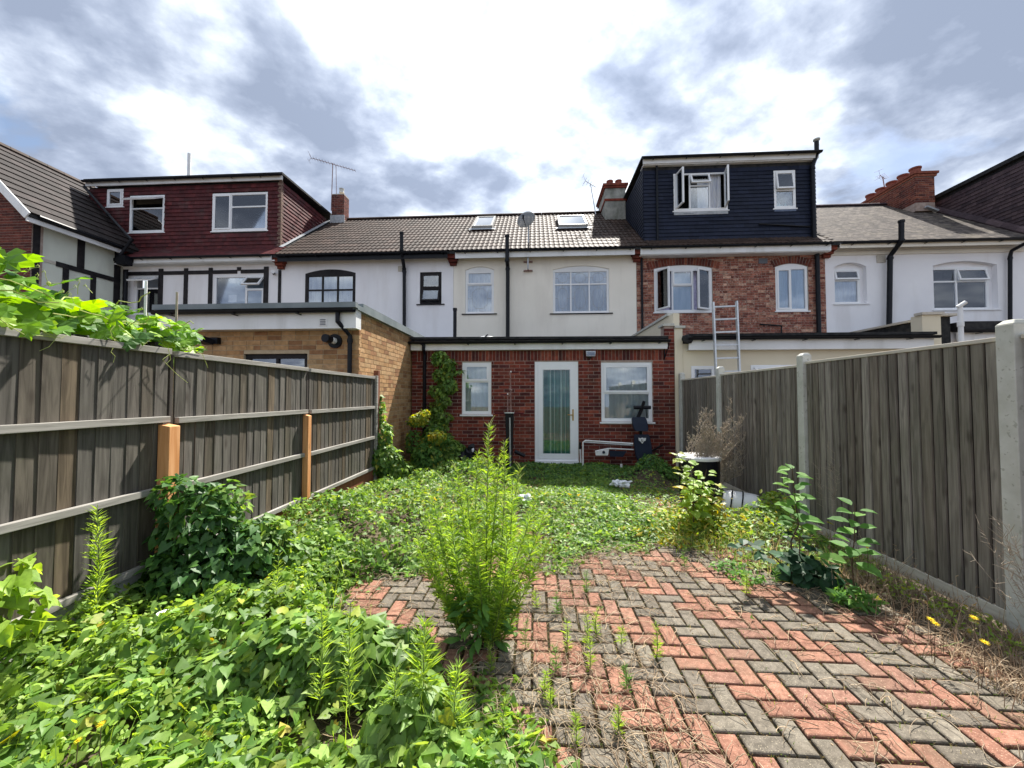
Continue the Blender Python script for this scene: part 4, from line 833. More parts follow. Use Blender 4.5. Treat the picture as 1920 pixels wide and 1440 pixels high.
p = AY(913, 618, 9.2); mb = MB(); mb.box(p.x-.35, 8.95, rzt+.13, p.x+.35, 9.5, rzt+.2); mb.build('skylight_kerb', m_lead, RX)
mb = MB(); mb.lathe((p.x, 9.22, rzt+.2), [(.30, 0), (.26, .06), (.15, .11), (.02, .13)], seg=16); mb.build('skylight_dome', m_lead, RX, smooth=True)
mb = MB(); mb.tube([(p.x-.1, 9.0, rzt+.2), (p.x+.05, 9.0, rzt+.33)], .016); mb.build('prop', m_black, RX)
# roof rubble at the left corner
for i in range(9): MB().blob((rx0+.12+i*.09+R(-.03, .03), RY+.05+R(-.05, .2), rzt+.15), (.06, .05, .035), 1, .3, seed=i).build('mortar_rubble', m_conc, RX)
# parapet between the extensions and the brick pier
PW = thing('parapet_wall', 'low party parapet with a pale coping and a red brick pier, right end of the red extension', 'wall', (3.0, 10, 0))
mb = MB(); mb.box(rx1+.002, RY+.05, -.06, 3.06, YM-.02, 3.26); pw = mb.build('wall', m_rcream2, PW)
mb = MB(); mb.box(rx1-.20, RY+.01, rzt-.2, rx1-.001, RY+.24, 2.98); wq = mb.build('pier', m_mort_l, PW)
bricks(PW, wq, m_bred, (rx1-.20, RY+.01, 0), (1, 0, 0), .199, 2.26, 2.98)
MB().box(rx1-.24, RY-.02, 2.98, rx1+.0, RY+.30, 3.03).build('coping', m_conc, PW)
MB().box(rx1+.005, RY-.005, -.06, 3.10, RY+.045, 2.93).build('render_pier', m_rcream2, PW); MB().box(rx1+.003, RY-.04, 2.932, 3.15, RY+.10, 2.98).build('coping', m_conc, PW)
for i in range(4): MB().box(rx1-.03, RY+.31+i*.82, 3.262, 3.10, RY+.31+(i+1)*.82-.01, 3.32).build('coping', m_conc, PW)
mb = MB(); p = AY(1246, 655, RY-.02); mb.bar((p.x, RY-.005, p.z+.12), (p.x, RY-.005, p.z-.22), .02, .012); mb.bar((p.x, RY-.01, p.z-.2), (p.x+.06, RY-.14, p.z+.12), .015, .015); mb.bar((p.x, RY-.01, p.z+.1), (p.x+.06, RY-.14, p.z+.12), .015, .015); mb.build('hanging_basket_bracket', m_black, PW)
# ================================================================== cream extension (right)
CX = thing('cream_extension', 'cream rendered rear extension with a black gutter behind the right fence and ladder', 'extension', (5.6, 10, 0))
c0, c1 = 3.11, 8.15; hX1 = H(1297, 1341, 686, 760, RY, zb=.9); hX2 = H(1409, 1500, 684, 760, RY, zb=.9)
mb = MB(); wallmesh(mb, c0, c1, -.06, 2.60, RY+.01, RY+.25, [hX1, hX2]); mb.box(c0, RY+1.3, 0, c1, RY+1.4, 2.6); mb.box(c1-.2, RY+.25, 0, c1, YM-.01, 2.6); mb.build('wall', m_rcream2, CX)
window(CX, hX1, RY, [(0, 1, 0, 1, 'f')], cur=None, glass=m_glassd, recess=.0); window(CX, hX2, RY, [(0, 1, .85, 1, 't60'), (0, 1, 0, .85, 'f')], cur=m_curt, recess=.0)
z = AY(1400, 633, RY-.1).z
MB().box(c0+.07, RY-.13, z-.25, c1-.2, RY-.1, z-.03).build('fascia', m_white, CX); MB().box(c0+.07, RY-.10, z-.25, c1-.2, RY+.009, z-.235).build('soffit', m_white, CX)
gutter(CX, c0+.02, c1-.15, RY-.105, z-.0, fh=0)
MB().box(c0+.05, RY-.2, z+.02, c1-.2, RY-.10, z+.075).build('drip_edge', m_felt, CX); MB().box(c0+.02, RY-.10, z+.001, c1-.2, YM-.01, z+.05).build('roof', m_felt, CX)
MB().blob((c0+.05, RY-.14, z-.02), (.12, .08, .10), 2, .2).build('felt_fold', m_felt, CX)
for (pz, dz) in ((.0, 0), ): pass
# sloping parapet beyond, cream block
PV = thing('sloping_parapet', 'cream capped parapet with black felt side beyond the cream extension', 'wall', (8.6, 10, 0))
zp = 3.17; mb = MB(); mb.box(8.50, 8.6, -.06, 8.70, YM-.02, zp); mb.build('wall', m_felt, PV)
MB().box(8.44, 8.5, zp+.001, 8.76, YM-.03, zp+.05).build('coping', m_cap, PV)
a = AY(1720, 604, 8.45); b = AY(1757, 620, 8.45); MB().box(a.x, 8.35, 1.6, b.x-.02, 8.59, zp-.01).build('pier', m_rcream2, PV); MB().box(a.x-.03, 8.31, zp-.008, b.x+.02, 8.49, zp+.045).build('coping', m_cap, PV)
FX = thing('flat_roofed_extension', 'low white fronted flat roofed extension glimpsed above the right fence, beyond the parapet', 'extension', (11, 10, 0))
z = AY(1820, 620, 8.6).z
MB().box(8.85, 8.75, -.06, 14, YM-.02, z-.0).build('wall', m_rwhite, FX); MB().box(8.85, 8.5, z, 14, YM-.02, z+.18).build('roof', m_felt, FX); MB().box(8.85, 8.6, z-.22, 14, 8.64, z-.03).build('fascia', m_white, FX); gutter(FX, 8.85, 14, 8.6, z, fh=0)
# security light on the red extension
p = AY(1107, 664, RY-.05); sl_ = thing('security_light', 'small white rimmed lamp on the red brick above the door, to its right', 'light', (p.x, p.y, p.z))
mb = MB(); mb.hexa([(p.x-.09, RY-.13, p.z-.05), (p.x+.09, RY-.13, p.z-.05), (p.x+.09, RY-.02, p.z-.06), (p.x-.09, RY-.02, p.z-.06), (p.x-.10, RY-.12, p.z+.06), (p.x+.10, RY-.12, p.z+.06), (p.x+.10, RY-.02, p.z+.06), (p.x-.10, RY-.02, p.z+.06)]); mb.build('housing', m_steel, sl_)
MB().box(p.x-.08, RY-.136, p.z-.035, p.x+.08, RY-.131, p.z+.035).build('lens', m_glassd, sl_); MB().box(p.x-.03, RY-.03, p.z-.09, p.x+.03, RY+.0, p.z-.061).build('sensor', m_black, sl_)
# ================================================================== left fence
def fencebox(mb, X, d, y0, z0, y1, z1): mb.box(X, y0, z0, X+d, y1, z1)
LF = thing('left_fence', 'weathered grey closeboard fence on the left with three horizontal rails and orange repair posts', 'fence', (-2.64, 3.5, 0))
LX = -2.66; gaps = [.82, 2.66, 4.35, 6.22]
for i, (a, b) in enumerate(zip(gaps, gaps[1:])):
    a2, b2 = a+.03, b-.03; dz = (0, -.012, -.018)[i]; n = int((b2-a2)/.088); w = (b2-a2)/n
    for k in range(n):
        yk = a2+w*(k+.5); c = TMb = None
        piece(LF, LF, 'board', 'box', m_wood, T(LX+.012+R(-.002, .002), yk, 1.06+dz+R(-.004, .004), rz=rad(3.2)+R(-.01, .01), ry=R(-.004, .004), s=(.012+R(0, .003), w+.006, 1.53)))
    for z in (1.335, .845, .35): 
        t = MB(); t.box(LX+.022, a2+.0, z-.022+dz, LX+.056, b2-.005, z+.022+dz); t.build('rail', m_rail, LF, bevel=.003)
    t = MB(); t.box(LX-.015, a2-.01, 1.80+dz, LX+.045, b2+.005, 1.842+dz); t.build('capping', m_rail, LF, bevel=.003)
    MB().box(LX-.02, a2-.02, .02, LX+.025, b2+.02, .318).build('gravel_board', m_brwood if i else m_conc, LF)
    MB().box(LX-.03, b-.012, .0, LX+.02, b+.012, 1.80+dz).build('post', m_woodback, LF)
for (px, pt, w) in ((321, 795, .085), (580, 777, .065)):
    p = AX(px, pt, LX+.08); zt = p.z; t = MB(); t.hexa([(LX+.024, p.y-w/2, 0), (LX+.024+w, p.y-w/2, 0), (LX+.024+w, p.y+w/2, 0), (LX+.024, p.y+w/2, 0), (LX+.024, p.y-w/2, zt), (LX+.024+w, p.y-w/2, zt-.015), (LX+.024+w, p.y+w/2, zt-.015), (LX+.024, p.y+w/2, zt)]); t.build('repair_post', m_owood, LF, bevel=.004)['label'] = 'fresh orange timber repair post'
MB().box(LX-.03, 6.235, 0, LX+.055, 6.30, 1.84).build('end_post', m_rail, LF, bevel=.004)
MB().box(LX-.03, 6.302, 0, LX+.05, 6.375, 1.93).build('end_post', m_brwood, LF, bevel=.004)
# ================================================================== right fence
RF = thing('right_fence', 'grey closeboard fence on the right with pale concrete posts', 'fence', (3.03, 5, 0))
FX_ = 3.03; posts = [2.63, 4.54, 6.52, 8.18]; bays = [(.75, 2.57, 1.885), (2.69, 4.49, 1.885), (4.59, 6.47, 1.86), (6.57, 8.13, 1.845)]
for y in posts:
    t = MB(); t.box(FX_-.05, y-.05, -.05, FX_+.05, y+.05, 1.955)
    t.hexa([(FX_-.05, y-.05, 1.955), (FX_+.05, y-.05, 1.955), (FX_+.05, y+.05, 1.955), (FX_-.05, y+.05, 1.955), (FX_-.02, y-.03, 1.985), (FX_+.03, y-.03, 1.985), (FX_+.03, y+.03, 1.985), (FX_-.02, y+.03, 1.985)])
    t.build('concrete_post', m_conc, RF, bevel=.005)
for (a, b, zt) in bays:
    n = int((b-a)/.086); w = (b-a)/n
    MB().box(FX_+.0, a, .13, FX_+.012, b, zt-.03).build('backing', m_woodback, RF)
    for k in range(n):
        yk = a+w*(k+.5)
        piece(RF, RF, 'board', 'box', m_wood2, T(FX_-.010+R(-.002, .002), yk-.007, (.13+zt-.03)/2+R(-.004, .004), rz=rad(-5)+R(-.015, .015), s=(.015, w-.014+R(-.006, .006), zt-.03-.13)))
    t = MB(); t.box(FX_-.025, a, zt-.028, FX_+.03, b, zt); t.build('capping', m_cap, RF, bevel=.003)
    t = MB(); t.box(FX_-.022, a, .03, FX_-.002, b, .128); t.build('gravel_board', m_cap, RF, bevel=.003)
# ================================================================== patio
PT = MB().box(-2.6, .2, -.085, 2.99, 8.28, -.02).build('patio', m_bed); PT['kind'] = 'structure'
def paver_t(key, l, w, seed):
    rnd = random.Random(seed); mb = MB(); h = .05; c = .007; j = lambda: rnd.uniform(-.0012, .0012)
    def ring(dx, z): return [(-l/2+dx+j(), -w/2+dx+j(), z), (l/2-dx+j(), -w/2+dx+j(), z), (l/2-dx+j(), w/2-dx+j(), z), (-l/2+dx+j(), w/2-dx+j(), z)]
    vs = ring(0, -h)+ring(0, -c)+ring(c*.35, -c*.35)+ring(c*1.3, 0); fs = []
    for r_ in range(3):
        for k in range(4): k2 = (k+1) % 4; fs.append((r_*4+k, r_*4+k2, (r_+1)*4+k2, (r_+1)*4+k))
    fs += [(3, 2, 1, 0), (12, 13, 14, 15)]; mb.add(vs, fs); template(key, mb)
for i in range(4): paver_t('paver%d' % i, .188, .087, i)
EDGE = [(-1.52, 2.9), (-1.35, 3.1), (-.9, 3.45), (-.4, 3.6), (.1, 3.5), (.5, 3.62), (.8, 4.0), (1.3, 4.0), (1.75, 3.68), (2.2, 3.1), (2.5, 2.6), (2.65, 1.9), (2.7, .9), (-.02, .9), (-.02, 1.62), (-.2, 1.85), (-.45, 2.0), (-.75, 2.15), (-1.15, 2.4), (-1.42, 2.62)]
def inpoly(x, y, P=EDGE):
    c = False; n = len(P)
    for i in range(n):
        x0, y0 = P[i]; x1, y1 = P[i-1]
        if (y0 > y) != (y1 > y) and x < (x1-x0)*(y-y0)/(y1-y0)+x0: c = not c
    return c
_h = hidden
def hidden(p):
    if _h(p): return True
    if p[2] < .03 and p[1] < 8.2 and not inpoly(p[0], p[1]): return True
    return False
u = .1015; px0, py0 = -.02, 1.02
for i in range(-19, 28):
    for j in range(-3, 70):
        t = (i+j) % 4; x = px0+i*u; y = py0+j*u; fam = ((i+j)//4) % 2
        if y > 8.1: continue
        if t == 0: cx, cy, rz = x+u, y+u/2, 0
        elif t == 2: cx, cy, rz = x+u/2, y+u, rad(90)
        else: continue
        if cx > 2.72 or cx < -1.95: continue
        sink = -.004+.008*mnoise.noise(Vector((cx*1.3, cy*1.3, 0)))
        tx = .02*mnoise.noise(Vector((cx*2, cy*2, 5)))+R(-.006, .006); ty = .02*mnoise.noise(Vector((cx*2, cy*2, 9)))+R(-.006, .006)
        mt = m_pred if fam else m_pgrey
        if R(0, 1) < .04: mt = m_pgrey if fam else m_pred
        piece(PT, PT, 'paver', 'paver%d' % random.randrange(4), mt, T(cx+R(-.002, .002), cy+R(-.002, .002), sink, rx=tx, ry=ty, rz=rz+R(-.012, .012)))
# brick step at the door
st_ = thing('door_step', 'low grey brick doorstep under the white door', 'step', (.5, 8.1, 0))
for i in range(5): MB().box(-.02+i*.19, 8.02, -.01, .162+i*.19, 8.27, .055).build('brick', m_pgrey, st_, bevel=.004)
# ================================================================== props
def ladder():
    o = thing('aluminium_ladder', 'pale metal ladder leaning on the cream extension gutter behind the right fence', 'ladder', (4.2, 7.5, 0))
    a0 = AY(1337, 567, 8.1); b0 = AY(1381, 565, 8.1); a1 = AY(1343, 720, 7.85); b1 = AY(1387, 720, 7.85)
    def ext(p, q): d = (q-p); return p+d*((0-p.z)/d.z)
    aa, bb = ext(a0, a1), ext(b0, b1)
    for p, q in ((a0, aa), (b0, bb)): MB().bar(p, q, .028, .07, up=(0, 1, 0)).build('stile', m_alu, o)
    L_ = (a0-aa).length; k = .10
    while k < L_:
        p = a0.lerp(aa, k/L_); q = b0.lerp(bb, k/L_); MB().bar(p, q, .03, .03).build('rung', m_alu, o); k += .27
ladder()
wp = thing('white_waste_pipe', 'white plastic pipe with an angled cap standing behind the right fence', 'pipe', (8, 7, 0))
p = AY(1800, 575, 7.2); MB().tube([(p.x, 7.2, 0), (p.x, 7.2, p.z)], .036, seg=12).build('pipe', m_white, wp); MB().tube([(p.x, 7.2, p.z-.35), (p.x, 7.2, p.z-.27)], .046, seg=12).build('collar', m_white, wp); MB().tube([(p.x-.04, 7.2, p.z-.01), (p.x+.05, 7.15, p.z+.07)], .032, seg=12).build('cap', m_white, wp)
# satellite dish
dp = AY(983, 414, 11.5); ds = thing('satellite_dish', 'grey mesh satellite dish on a pole in front of the cream house eaves', 'satellite dish', (dp.x, 11.5, 5.5))
q = AY(990, 505, 11.8); mb = MB(); mb.tube([(q.x, 11.75, q.z), (q.x, 11.75, 5.9), (q.x+.02, 11.45, 6.1), (q.x+.02, 11.45, dp.z-.1)], .025, seg=8); mb.build('pole', m_steel, ds)
for dz in (0, .28): MB().box(q.x-.14, 11.9, q.z+dz-.01, q.x+.14, 11.99, q.z+dz+.015).build('wall_bracket', m_rust, ds)
MB().bar((q.x, 11.75, q.z+.02), (q.x, 11.98, q.z+.02), .03, .03).build('wall_bracket', m_rust, ds)
mb = MB(); prof = [(.01, .05), (.12, .045), (.22, .02), (.28, 0), (.285, -.005)]; mb.lathe((0, 0, 0), prof, seg=20)
M = Matrix.Translation((dp.x+.05, 11.4, dp.z)) @ Matrix.Rotation(rad(-20), 4, 'Z') @ Matrix.Rotation(rad(75), 4, 'X'); mb.v = [tuple(M @ Vector(v)) for v in mb.v]
m_mesh = MAT('dish_mesh', [(.16, .17, .18), (.22, .23, .24)], sc=200, alpha=.75, rough=.5); mb.build('dish', m_mesh, ds, smooth=True)
MB().tube([(dp.x+.05, 11.4, dp.z-.22), (dp.x-.02, 11.05, dp.z-.12)], .012).tube([(dp.x-.02, 11.05, dp.z-.14), (dp.x-.02, 11.05, dp.z-.04)], .03).build('receiver_arm', m_black, ds)
# aerials
def aerial(name_label, pm, mast_pts, c, d, L_, up, mat=m_rust, n=10, el=.22):
    o = thing('tv_aerial', name_label, 'aerial', mast_pts[0]); MB().tube(mast_pts, .018).build('mast', mat, o)
    c = Vector(c); d = Vector(d).normalized(); mb = MB(); mb.tube([c-d*L_/2, c+d*L_/2], .011); s_ = d.cross(Vector(up)).normalized()
    for i in range(n): q = c-d*L_/2+d*L_*i/(n-1); w = el*(1-.3*i/n); mb.tube([q-s_*w/2, q+s_*w/2], .006, seg=4)
    for sgn in (-1, 1):
        r0 = c-d*L_/2; mb.tube([r0, r0-d*.08+Vector((0, 0, .16*sgn))], .006, seg=4); mb.tube([r0-d*.08+Vector((0, 0, .16*sgn))-s_*.15, r0-d*.08+Vector((0, 0, .16*sgn))+s_*.15], .005, seg=4)
    mb.build('boom', mat, o); return o
b = AY(621, 395, 15.1); t_ = AY(624, 306, 15.1); ae1 = aerial('large rusty television aerial on a mast by the small brick chimney', None, [b, t_], AY(625, 308, 15.1), (.9, .2, -.20), 1.75, (0, 0, 1), n=16, el=.3)
b2_ = AY(631, 385, 15.1); t2 = AY(630, 310, 15.1); MB().tube([b2_, t2], .012).build('mast', m_rust, ae1)
b = AY(1117, 402, 14.3); t_ = AY(1107, 345, 14.3); aerial('small aerial leaning beside the grey rendered chimney', None, [b, t_], t_, (.7, .1, -.4), .45, (0, 0, 1), mat=m_alu, n=5, el=.4)
b = AY(1660, 360, 16.3); t_ = AY(1655, 332, 16.3); aerial('small rusty aerial behind the row of red chimney pots', None, [b, t_], t_, (.6, .3, -.1), .4, (0, 0, 1), n=5, el=.3)
def rbox(mb, pts_fn, prof, th, mi=0): pass
# weight bench stood on end
WB = thing('weight_bench', 'navy padded weight bench stood upright against the red brick wall by the right window', 'exercise bench', (2.0, 7.8, 0))
def pad(name, px0, px1, px2, px3, pyt, pyb, Y0, th, label=None, taper=0):
    tl, tr, bl, br = AY(px0, pyt, Y0), AY(px1, pyt, Y0), AY(px2, pyb, Y0-.06), AY(px3, pyb, Y0-.06)
    mb = MB(); n = 8; vs = []; 
    rows = []
    for i in range(n+1):
        t = i/n; a = tl.lerp(bl, t); b = tr.lerp(br, t); bul = .012*math.sin(math.pi*t); sq = 1-(abs(2*t-1)**6)*.12
        c = (a+b)/2; a = c+(a-c)*sq-Vector((bul, 0, 0)); b = c+(b-c)*sq+Vector((bul, 0, 0)); rows.append((a, b))
    for (a, b) in rows: 
        e = Vector((.012, 0, 0)); vs += [a, a+e+Vector((0, -.012, 0)), b-e+Vector((0, -.012, 0)), b, b+Vector((0, th, 0)), a+Vector((0, th, 0))]
    fs = []
    for i in range(n):
        for k in range(6): k2 = (k+1) % 6; fs.append((i*6+k, i*6+k2, (i+1)*6+k2, (i+1)*6+k))
    fs += [tuple(range(6)), tuple(range(n*6, n*6+6))]; mb.add(vs, fs); o = mb.build(name, m_navyvinyl, WB)
    if label: o['label'] = label
    return o, tl, tr, bl, br
pad('head_pad', 1185, 1211, 1190, 1216, 782, 808, 7.98, .06)
o, tl, tr, bl, br = pad('back_pad', 1189, 1218, 1194, 1224, 815, 863, 7.95, .06)
pad('seat_pad', 1195, 1216, 1197, 1212, 864, 888, 7.90, .05)
c = AY(1204, 825, 7.90); lg = MB(); W_l = .075; 
lg.prism([(c.x-W_l, c.y-.008, c.z+.045), (c.x-.03, c.y-.008, c.z+.035), (c.x, c.y-.008, c.z+.05), (c.x+.03, c.y-.008, c.z+.035), (c.x+W_l, c.y-.008, c.z+.045), (c.x+W_l*.9, c.y-.008, c.z-.015), (c.x+.04, c.y-.008, c.z-.02), (c.x, c.y-.008, c.z-.075), (c.x-.04, c.y-.008, c.z-.025), (c.x-W_l*.9, c.y-.008, c.z-.01)], (0, .003, 0)); lg.build('logo', m_wpaint, o)
lg = MB(); lg.bar((c.x-.012, c.y-.011, c.z+.02), (c.x-.012, c.y-.011, c.z-.03), .01, .003, up=(0, 1, 0)); lg.bar((c.x-.012, c.y-.011, c.z-.03), (c.x+.02, c.y-.011, c.z-.03), .01, .003, up=(0, 1, 0)); lg.bar((c.x+.012, c.y-.011, c.z+.012), (c.x+.012, c.y-.011, c.z-.012), .008, .003, up=(0, 1, 0)); lg.build('logo', m_navyvinyl, o)
fr = MB(); p0 = AY(1205, 762, 8.0); p1 = AY(1195, 785, 8.0); fr.tube([AY(1208, 752, 8.0), AY(1204, 764, 8.02), AY(1196, 784, 8.03)], .03, .04); fr.tube([AY(1211, 765, 8.0), AY(1213, 784, 8.05)], .008); fr.bar(AY(1200, 788, 8.06), AY(1205, 880, 8.06), .05, .04); fr.bar(AY(1222, 846, 8.02), AY(1243, 834, 8.02), .03, .03); fr.build('frame', m_black, WB)
a = AY(1188, 764, 8.0); b = AY(1220, 764, 8.0); MB().tube([a, a.lerp(b, .42)], .038, seg=12).tube([a.lerp(b, .58), b], .038, seg=12).tube([a, b], .012).build('foam_roller', m_black, WB)
# metal frame lying along the wall
MF = thing('white_metal_frame', 'white tubular metal frame with a navy seat leaning along the wall beside the door', 'frame', (1.5, 8.0, 0))
def tb(ps, r, mat, name, Y): MB().tube([AY(x, y, Y) for x, y in ps], r, seg=8).build(name, mat, MF, smooth=False)
tb([(1187, 832), (1098, 826), (1093, 829), (1093, 874), (1096, 878), (1165, 880)], .016, m_wpaint, 'frame_tube', 7.95); tb([(1187, 835), (1095, 829)], .014, m_alu, 'frame_tube', 8.05)
tb([(1088, 842), (1089, 868)], .018, m_wpaint, 'frame_tube', 8.1); tb([(1088, 829), (1087, 842)], .022, m_black, 'joint', 8.1); tb([(1188, 843), (1140, 841), (1116, 846)], .013, m_wpaint, 'frame_tube', 8.0)
a = AY(1116, 849, 8.0); mb = MB(); mb.hexa([AY(1117, 854, 7.96), AY(1140, 854, 7.96), AY(1140, 854, 8.02), AY(1117, 854, 8.02), AY(1116, 847, 7.96), AY(1142, 842, 7.96), AY(1142, 842, 8.02), AY(1116, 847, 8.02)]); mb.build('bracket', m_wpaint, MF); MB().tube([AY(1132, 848, 7.95), AY(1132, 848, 7.94)], .03, seg=10).build('knob', m_navyvinyl, MF)
mb = MB(); mb.hexa([AY(1143, 856, 7.95), AY(1168, 857, 7.95), AY(1168, 857, 8.1), AY(1143, 856, 8.1), AY(1142, 845, 7.95), AY(1175, 846, 7.95), AY(1175, 846, 8.1), AY(1142, 845, 8.1)]); mb.build('seat', m_navyvinyl, MF)
MB().tube([AY(1165, 870, 7.9), AY(1165, 878, 7.9)], .025, seg=8).build('foot', m_wpaint, MF)
# pull down stand behind the tall weeds
PS = thing('exercise_stand', 'rusty pole stand with dark red grips and grey column, left of the white door', 'exercise stand', (-.4, 7.6, 0))
def tp(ps, r, mat, name, Y): MB().tube([AY(x, y, Y) for x, y in ps], r, seg=6).build(name, mat, PS)
tp([(957, 698), (958, 772)], .012, m_rust, 'upright', 7.9); tp([(952, 742), (952, 772)], .01, m_rust, 'upright', 7.9); tp([(955, 730), (960, 732)], .03, m_rust, 'joint', 7.9)
for (a, b, y_) in ((958, 972, 698), (939, 953, 740), (928, 948, 775), (962, 982, 775)): tp([(a, y_), (b, y_)], .017, m_dred, 'grip', 7.9)
tp([(957, 697), (959, 697)], .02, m_wpaint, 'end_cap', 7.86); tp([(951, 739), (953, 739)], .02, m_wpaint, 'end_cap', 7.86)
mb = MB(); y_ = 7.8; P4 = [AY(947, 774, y_), AY(963, 774, y_), AY(960, 880, y_), AY(951, 880, y_)]; mb.prism(P4, (0, .12, 0)); mb.build('column', m_black, PS)
mb = MB(); mb.hexa([AY(946, 775, 7.74), AY(964, 775, 7.74), AY(964, 775, 7.95), AY(946, 775, 7.95), AY(946, 773, 7.74), AY(964, 773, 7.74), AY(964, 773, 7.95), AY(946, 773, 7.95)]); mb.build('top_plate', m_alu, PS)
tp([(956, 783), (957, 900)], .018, m_steel, 'front_tube', 7.72)
# bin bag and scrap
bb_ = thing('black_sack', 'crumpled black plastic sack with white tie at the foot of the red wall', 'sack', (-1.3, 7.9, 0))
p = AY(878, 852, 7.85); MB().blob((p.x, 7.85, .2), (.2, .15, .22), 3, .25).build('sack', m_black, bb_, smooth=False); MB().blob((p.x+.08, 7.8, .42), (.08, .07, .12), 2, .3, seed=3).build('neck', m_black, bb_); MB().blob((p.x+.12, 7.71, .42), (.03, .02, .04), 2, .2).build('tie', m_plastic, bb_)
p = AY(974, 860, 7.9); MB().tube([AY(965, 846, 7.9), AY(984, 855, 7.9)], .04).build('black_offcut', m_black); tag(bpy.data.objects['black_offcut'], 'short black plastic offcut on the ground left of the door', 'scrap')
for i, (px, py, lb) in enumerate(((1158, 908, 'crumpled clear plastic scrap, left of the pair on the vines before the bench'), (1172, 909, 'crumpled white plastic scrap, right of the pair on the vines before the bench'), (985, 938, 'small torn white plastic scrap on the vines behind the tall weed clump'))):
    p = AZ(px, py, .10); o = MB().blob((p.x, p.y, .12), (.085, .06, .05), 3, .5, seed=i*3+1).build('plastic_scrap', m_plastic); tag(o, lb, 'litter')
# drum with white rim, white lying tub
p = AX(1310, 855, 2.3); DR = thing('black_drum', 'black drum with a white rimmed lid near the right fence, behind dry stems', 'drum', (p.x, p.y, 0)); zt = AY(1310, 853, p.y).z
MB().lathe((p.x, p.y, 0), [(.22, 0), (.25, .1), (.265, .3), (.265, zt-.06), (.25, zt-.05)], seg=28).build('body', m_black, DR, smooth=False)
MB().lathe((p.x, p.y, zt-.05), [(.27, 0), (.285, .0), (.285, .035), (.27, .045), (.02, .05)], seg=28).build('lid', m_wpaint, DR)
p = AZ(1386, 955, 0.02); TB = thing('white_tub', 'white plastic tub with black hoops lying by the right fence', 'tub', (p.x, p.y, 0))
mb = MB(); mb.lathe((0, 0, 0), [(.02, -.20), (.14, -.19), (.17, -.12), (.18, 0), (.19, .16), (.185, .2)], seg=20, ax='x'); M = Matrix.Translation((p.x, p.y, .07)) @ Matrix.Rotation(rad(-25), 4, 'Z') @ Matrix.Rotation(rad(8), 4, 'Y'); mb.v = [tuple(M @ Vector(v)) for v in mb.v]; mb.build('tub', m_wpaint, TB, smooth=True)
for s_, r_ in ((-.1, .178), (.02, .186)):
    mb = MB(); mb.tube([M @ Vector((s_, r_*math.cos(t*math.pi/12), r_*math.sin(t*math.pi/12))) for t in range(25)], .009, seg=6); mb.build('hoop', m_black, TB)
o = MB().hexa([AZ(1727, 1112, .02), AZ(1731, 1112, .02), AZ(1780, 1168, .01), AZ(1775, 1170, .01), AZ(1727, 1110, .035), AZ(1731, 1110, .035), AZ(1780, 1166, .025), AZ(1775, 1168, .025)]).build('timber_lath', m_cap); tag(o, 'thin pale timber lath lying at the foot of the right fence', 'lath')
flush_early = None
# ================================================================== vegetation
def norm(a): return a/np.maximum(np.linalg.norm(a, axis=-1, keepdims=True), 1e-9)
def tri(fs): return np.array(fs, dtype=np.int64)
# outlines: x across, y along, z lift; leaf folded on the midrib
HEART = (np.array([(0, .10, 0), (0, .45, -.03), (0, 1, -.16), (-.22, -.12, .03), (-.40, .08, .09), (-.31, .42, .07), (-.12, .76, -.03), (.22, -.12, .03), (.40, .08, .09), (.31, .42, .07), (.12, .76, -.03)]),
         tri([(0, 4, 3), (0, 1, 4), (1, 5, 4), (1, 6, 5), (1, 2, 6), (0, 7, 8), (0, 8, 1), (1, 8, 9), (1, 9, 10), (1, 10, 2)]))
ARROW = (np.array([(0, .12, 0), (0, .5, .0), (0, 1, -.14), (-.30, -.12, .06), (-.27, .30, .07), (.30, -.12, .06), (.27, .30, .07)]), tri([(0, 4, 3), (0, 1, 4), (1, 2, 4), (0, 5, 6), (0, 6, 1), (1, 6, 2)]))
LANCE = (np.array([(0, 0, 0), (-.040, .40, .02), (0, 1, -.16), (.040, .40, .02)]), tri([(0, 2, 1), (0, 3, 2)]))
OVAL = (np.array([(0, 0, 0), (0, .35, -.02), (0, .7, -.04), (0, 1, -.14), (-.24, .18, .06), (-.34, .42, .07), (-.22, .75, .02), (.24, .18, .06), (.34, .42, .07), (.22, .75, .02)]),
        tri([(0, 1, 4), (1, 5, 4), (1, 2, 5), (2, 6, 5), (2, 3, 6), (0, 7, 1), (1, 7, 8), (1, 8, 2), (2, 8, 9), (2, 9, 3)]))
def leaves(name, P, N, D, Sz, shape, mat, parent=None, kind=None, wid=None):
    sv, sf = shape; P = np.asarray(P, float); N = norm(np.asarray(N, float)); D = np.asarray(D, float); D = norm(D-(D*N).sum(1, keepdims=True)*N); X = np.cross(D, N); n = len(P)
    Sz = np.broadcast_to(np.asarray(Sz, float), (n,)); w = np.ones(n) if wid is None else wid; curl = np.random.uniform(-.5, 1.6, n)
    V = P[:, None, :]+Sz[:, None, None]*(sv[None, :, 0, None]*w[:, None, None]*X[:, None, :]+sv[None, :, 1, None]*D[:, None, :]+(sv[None, :, 2]*curl[:, None])[:, :, None]*N[:, None, :])
    T_ = (sf[None]+(np.arange(n)*len(sv))[:, None, None]).reshape(-1, 3); tone = np.repeat(np.random.rand(n), len(sf))
    return npmesh(name, V.reshape(-1, 3), T_, tone, mat, parent, kind, smooth=True)
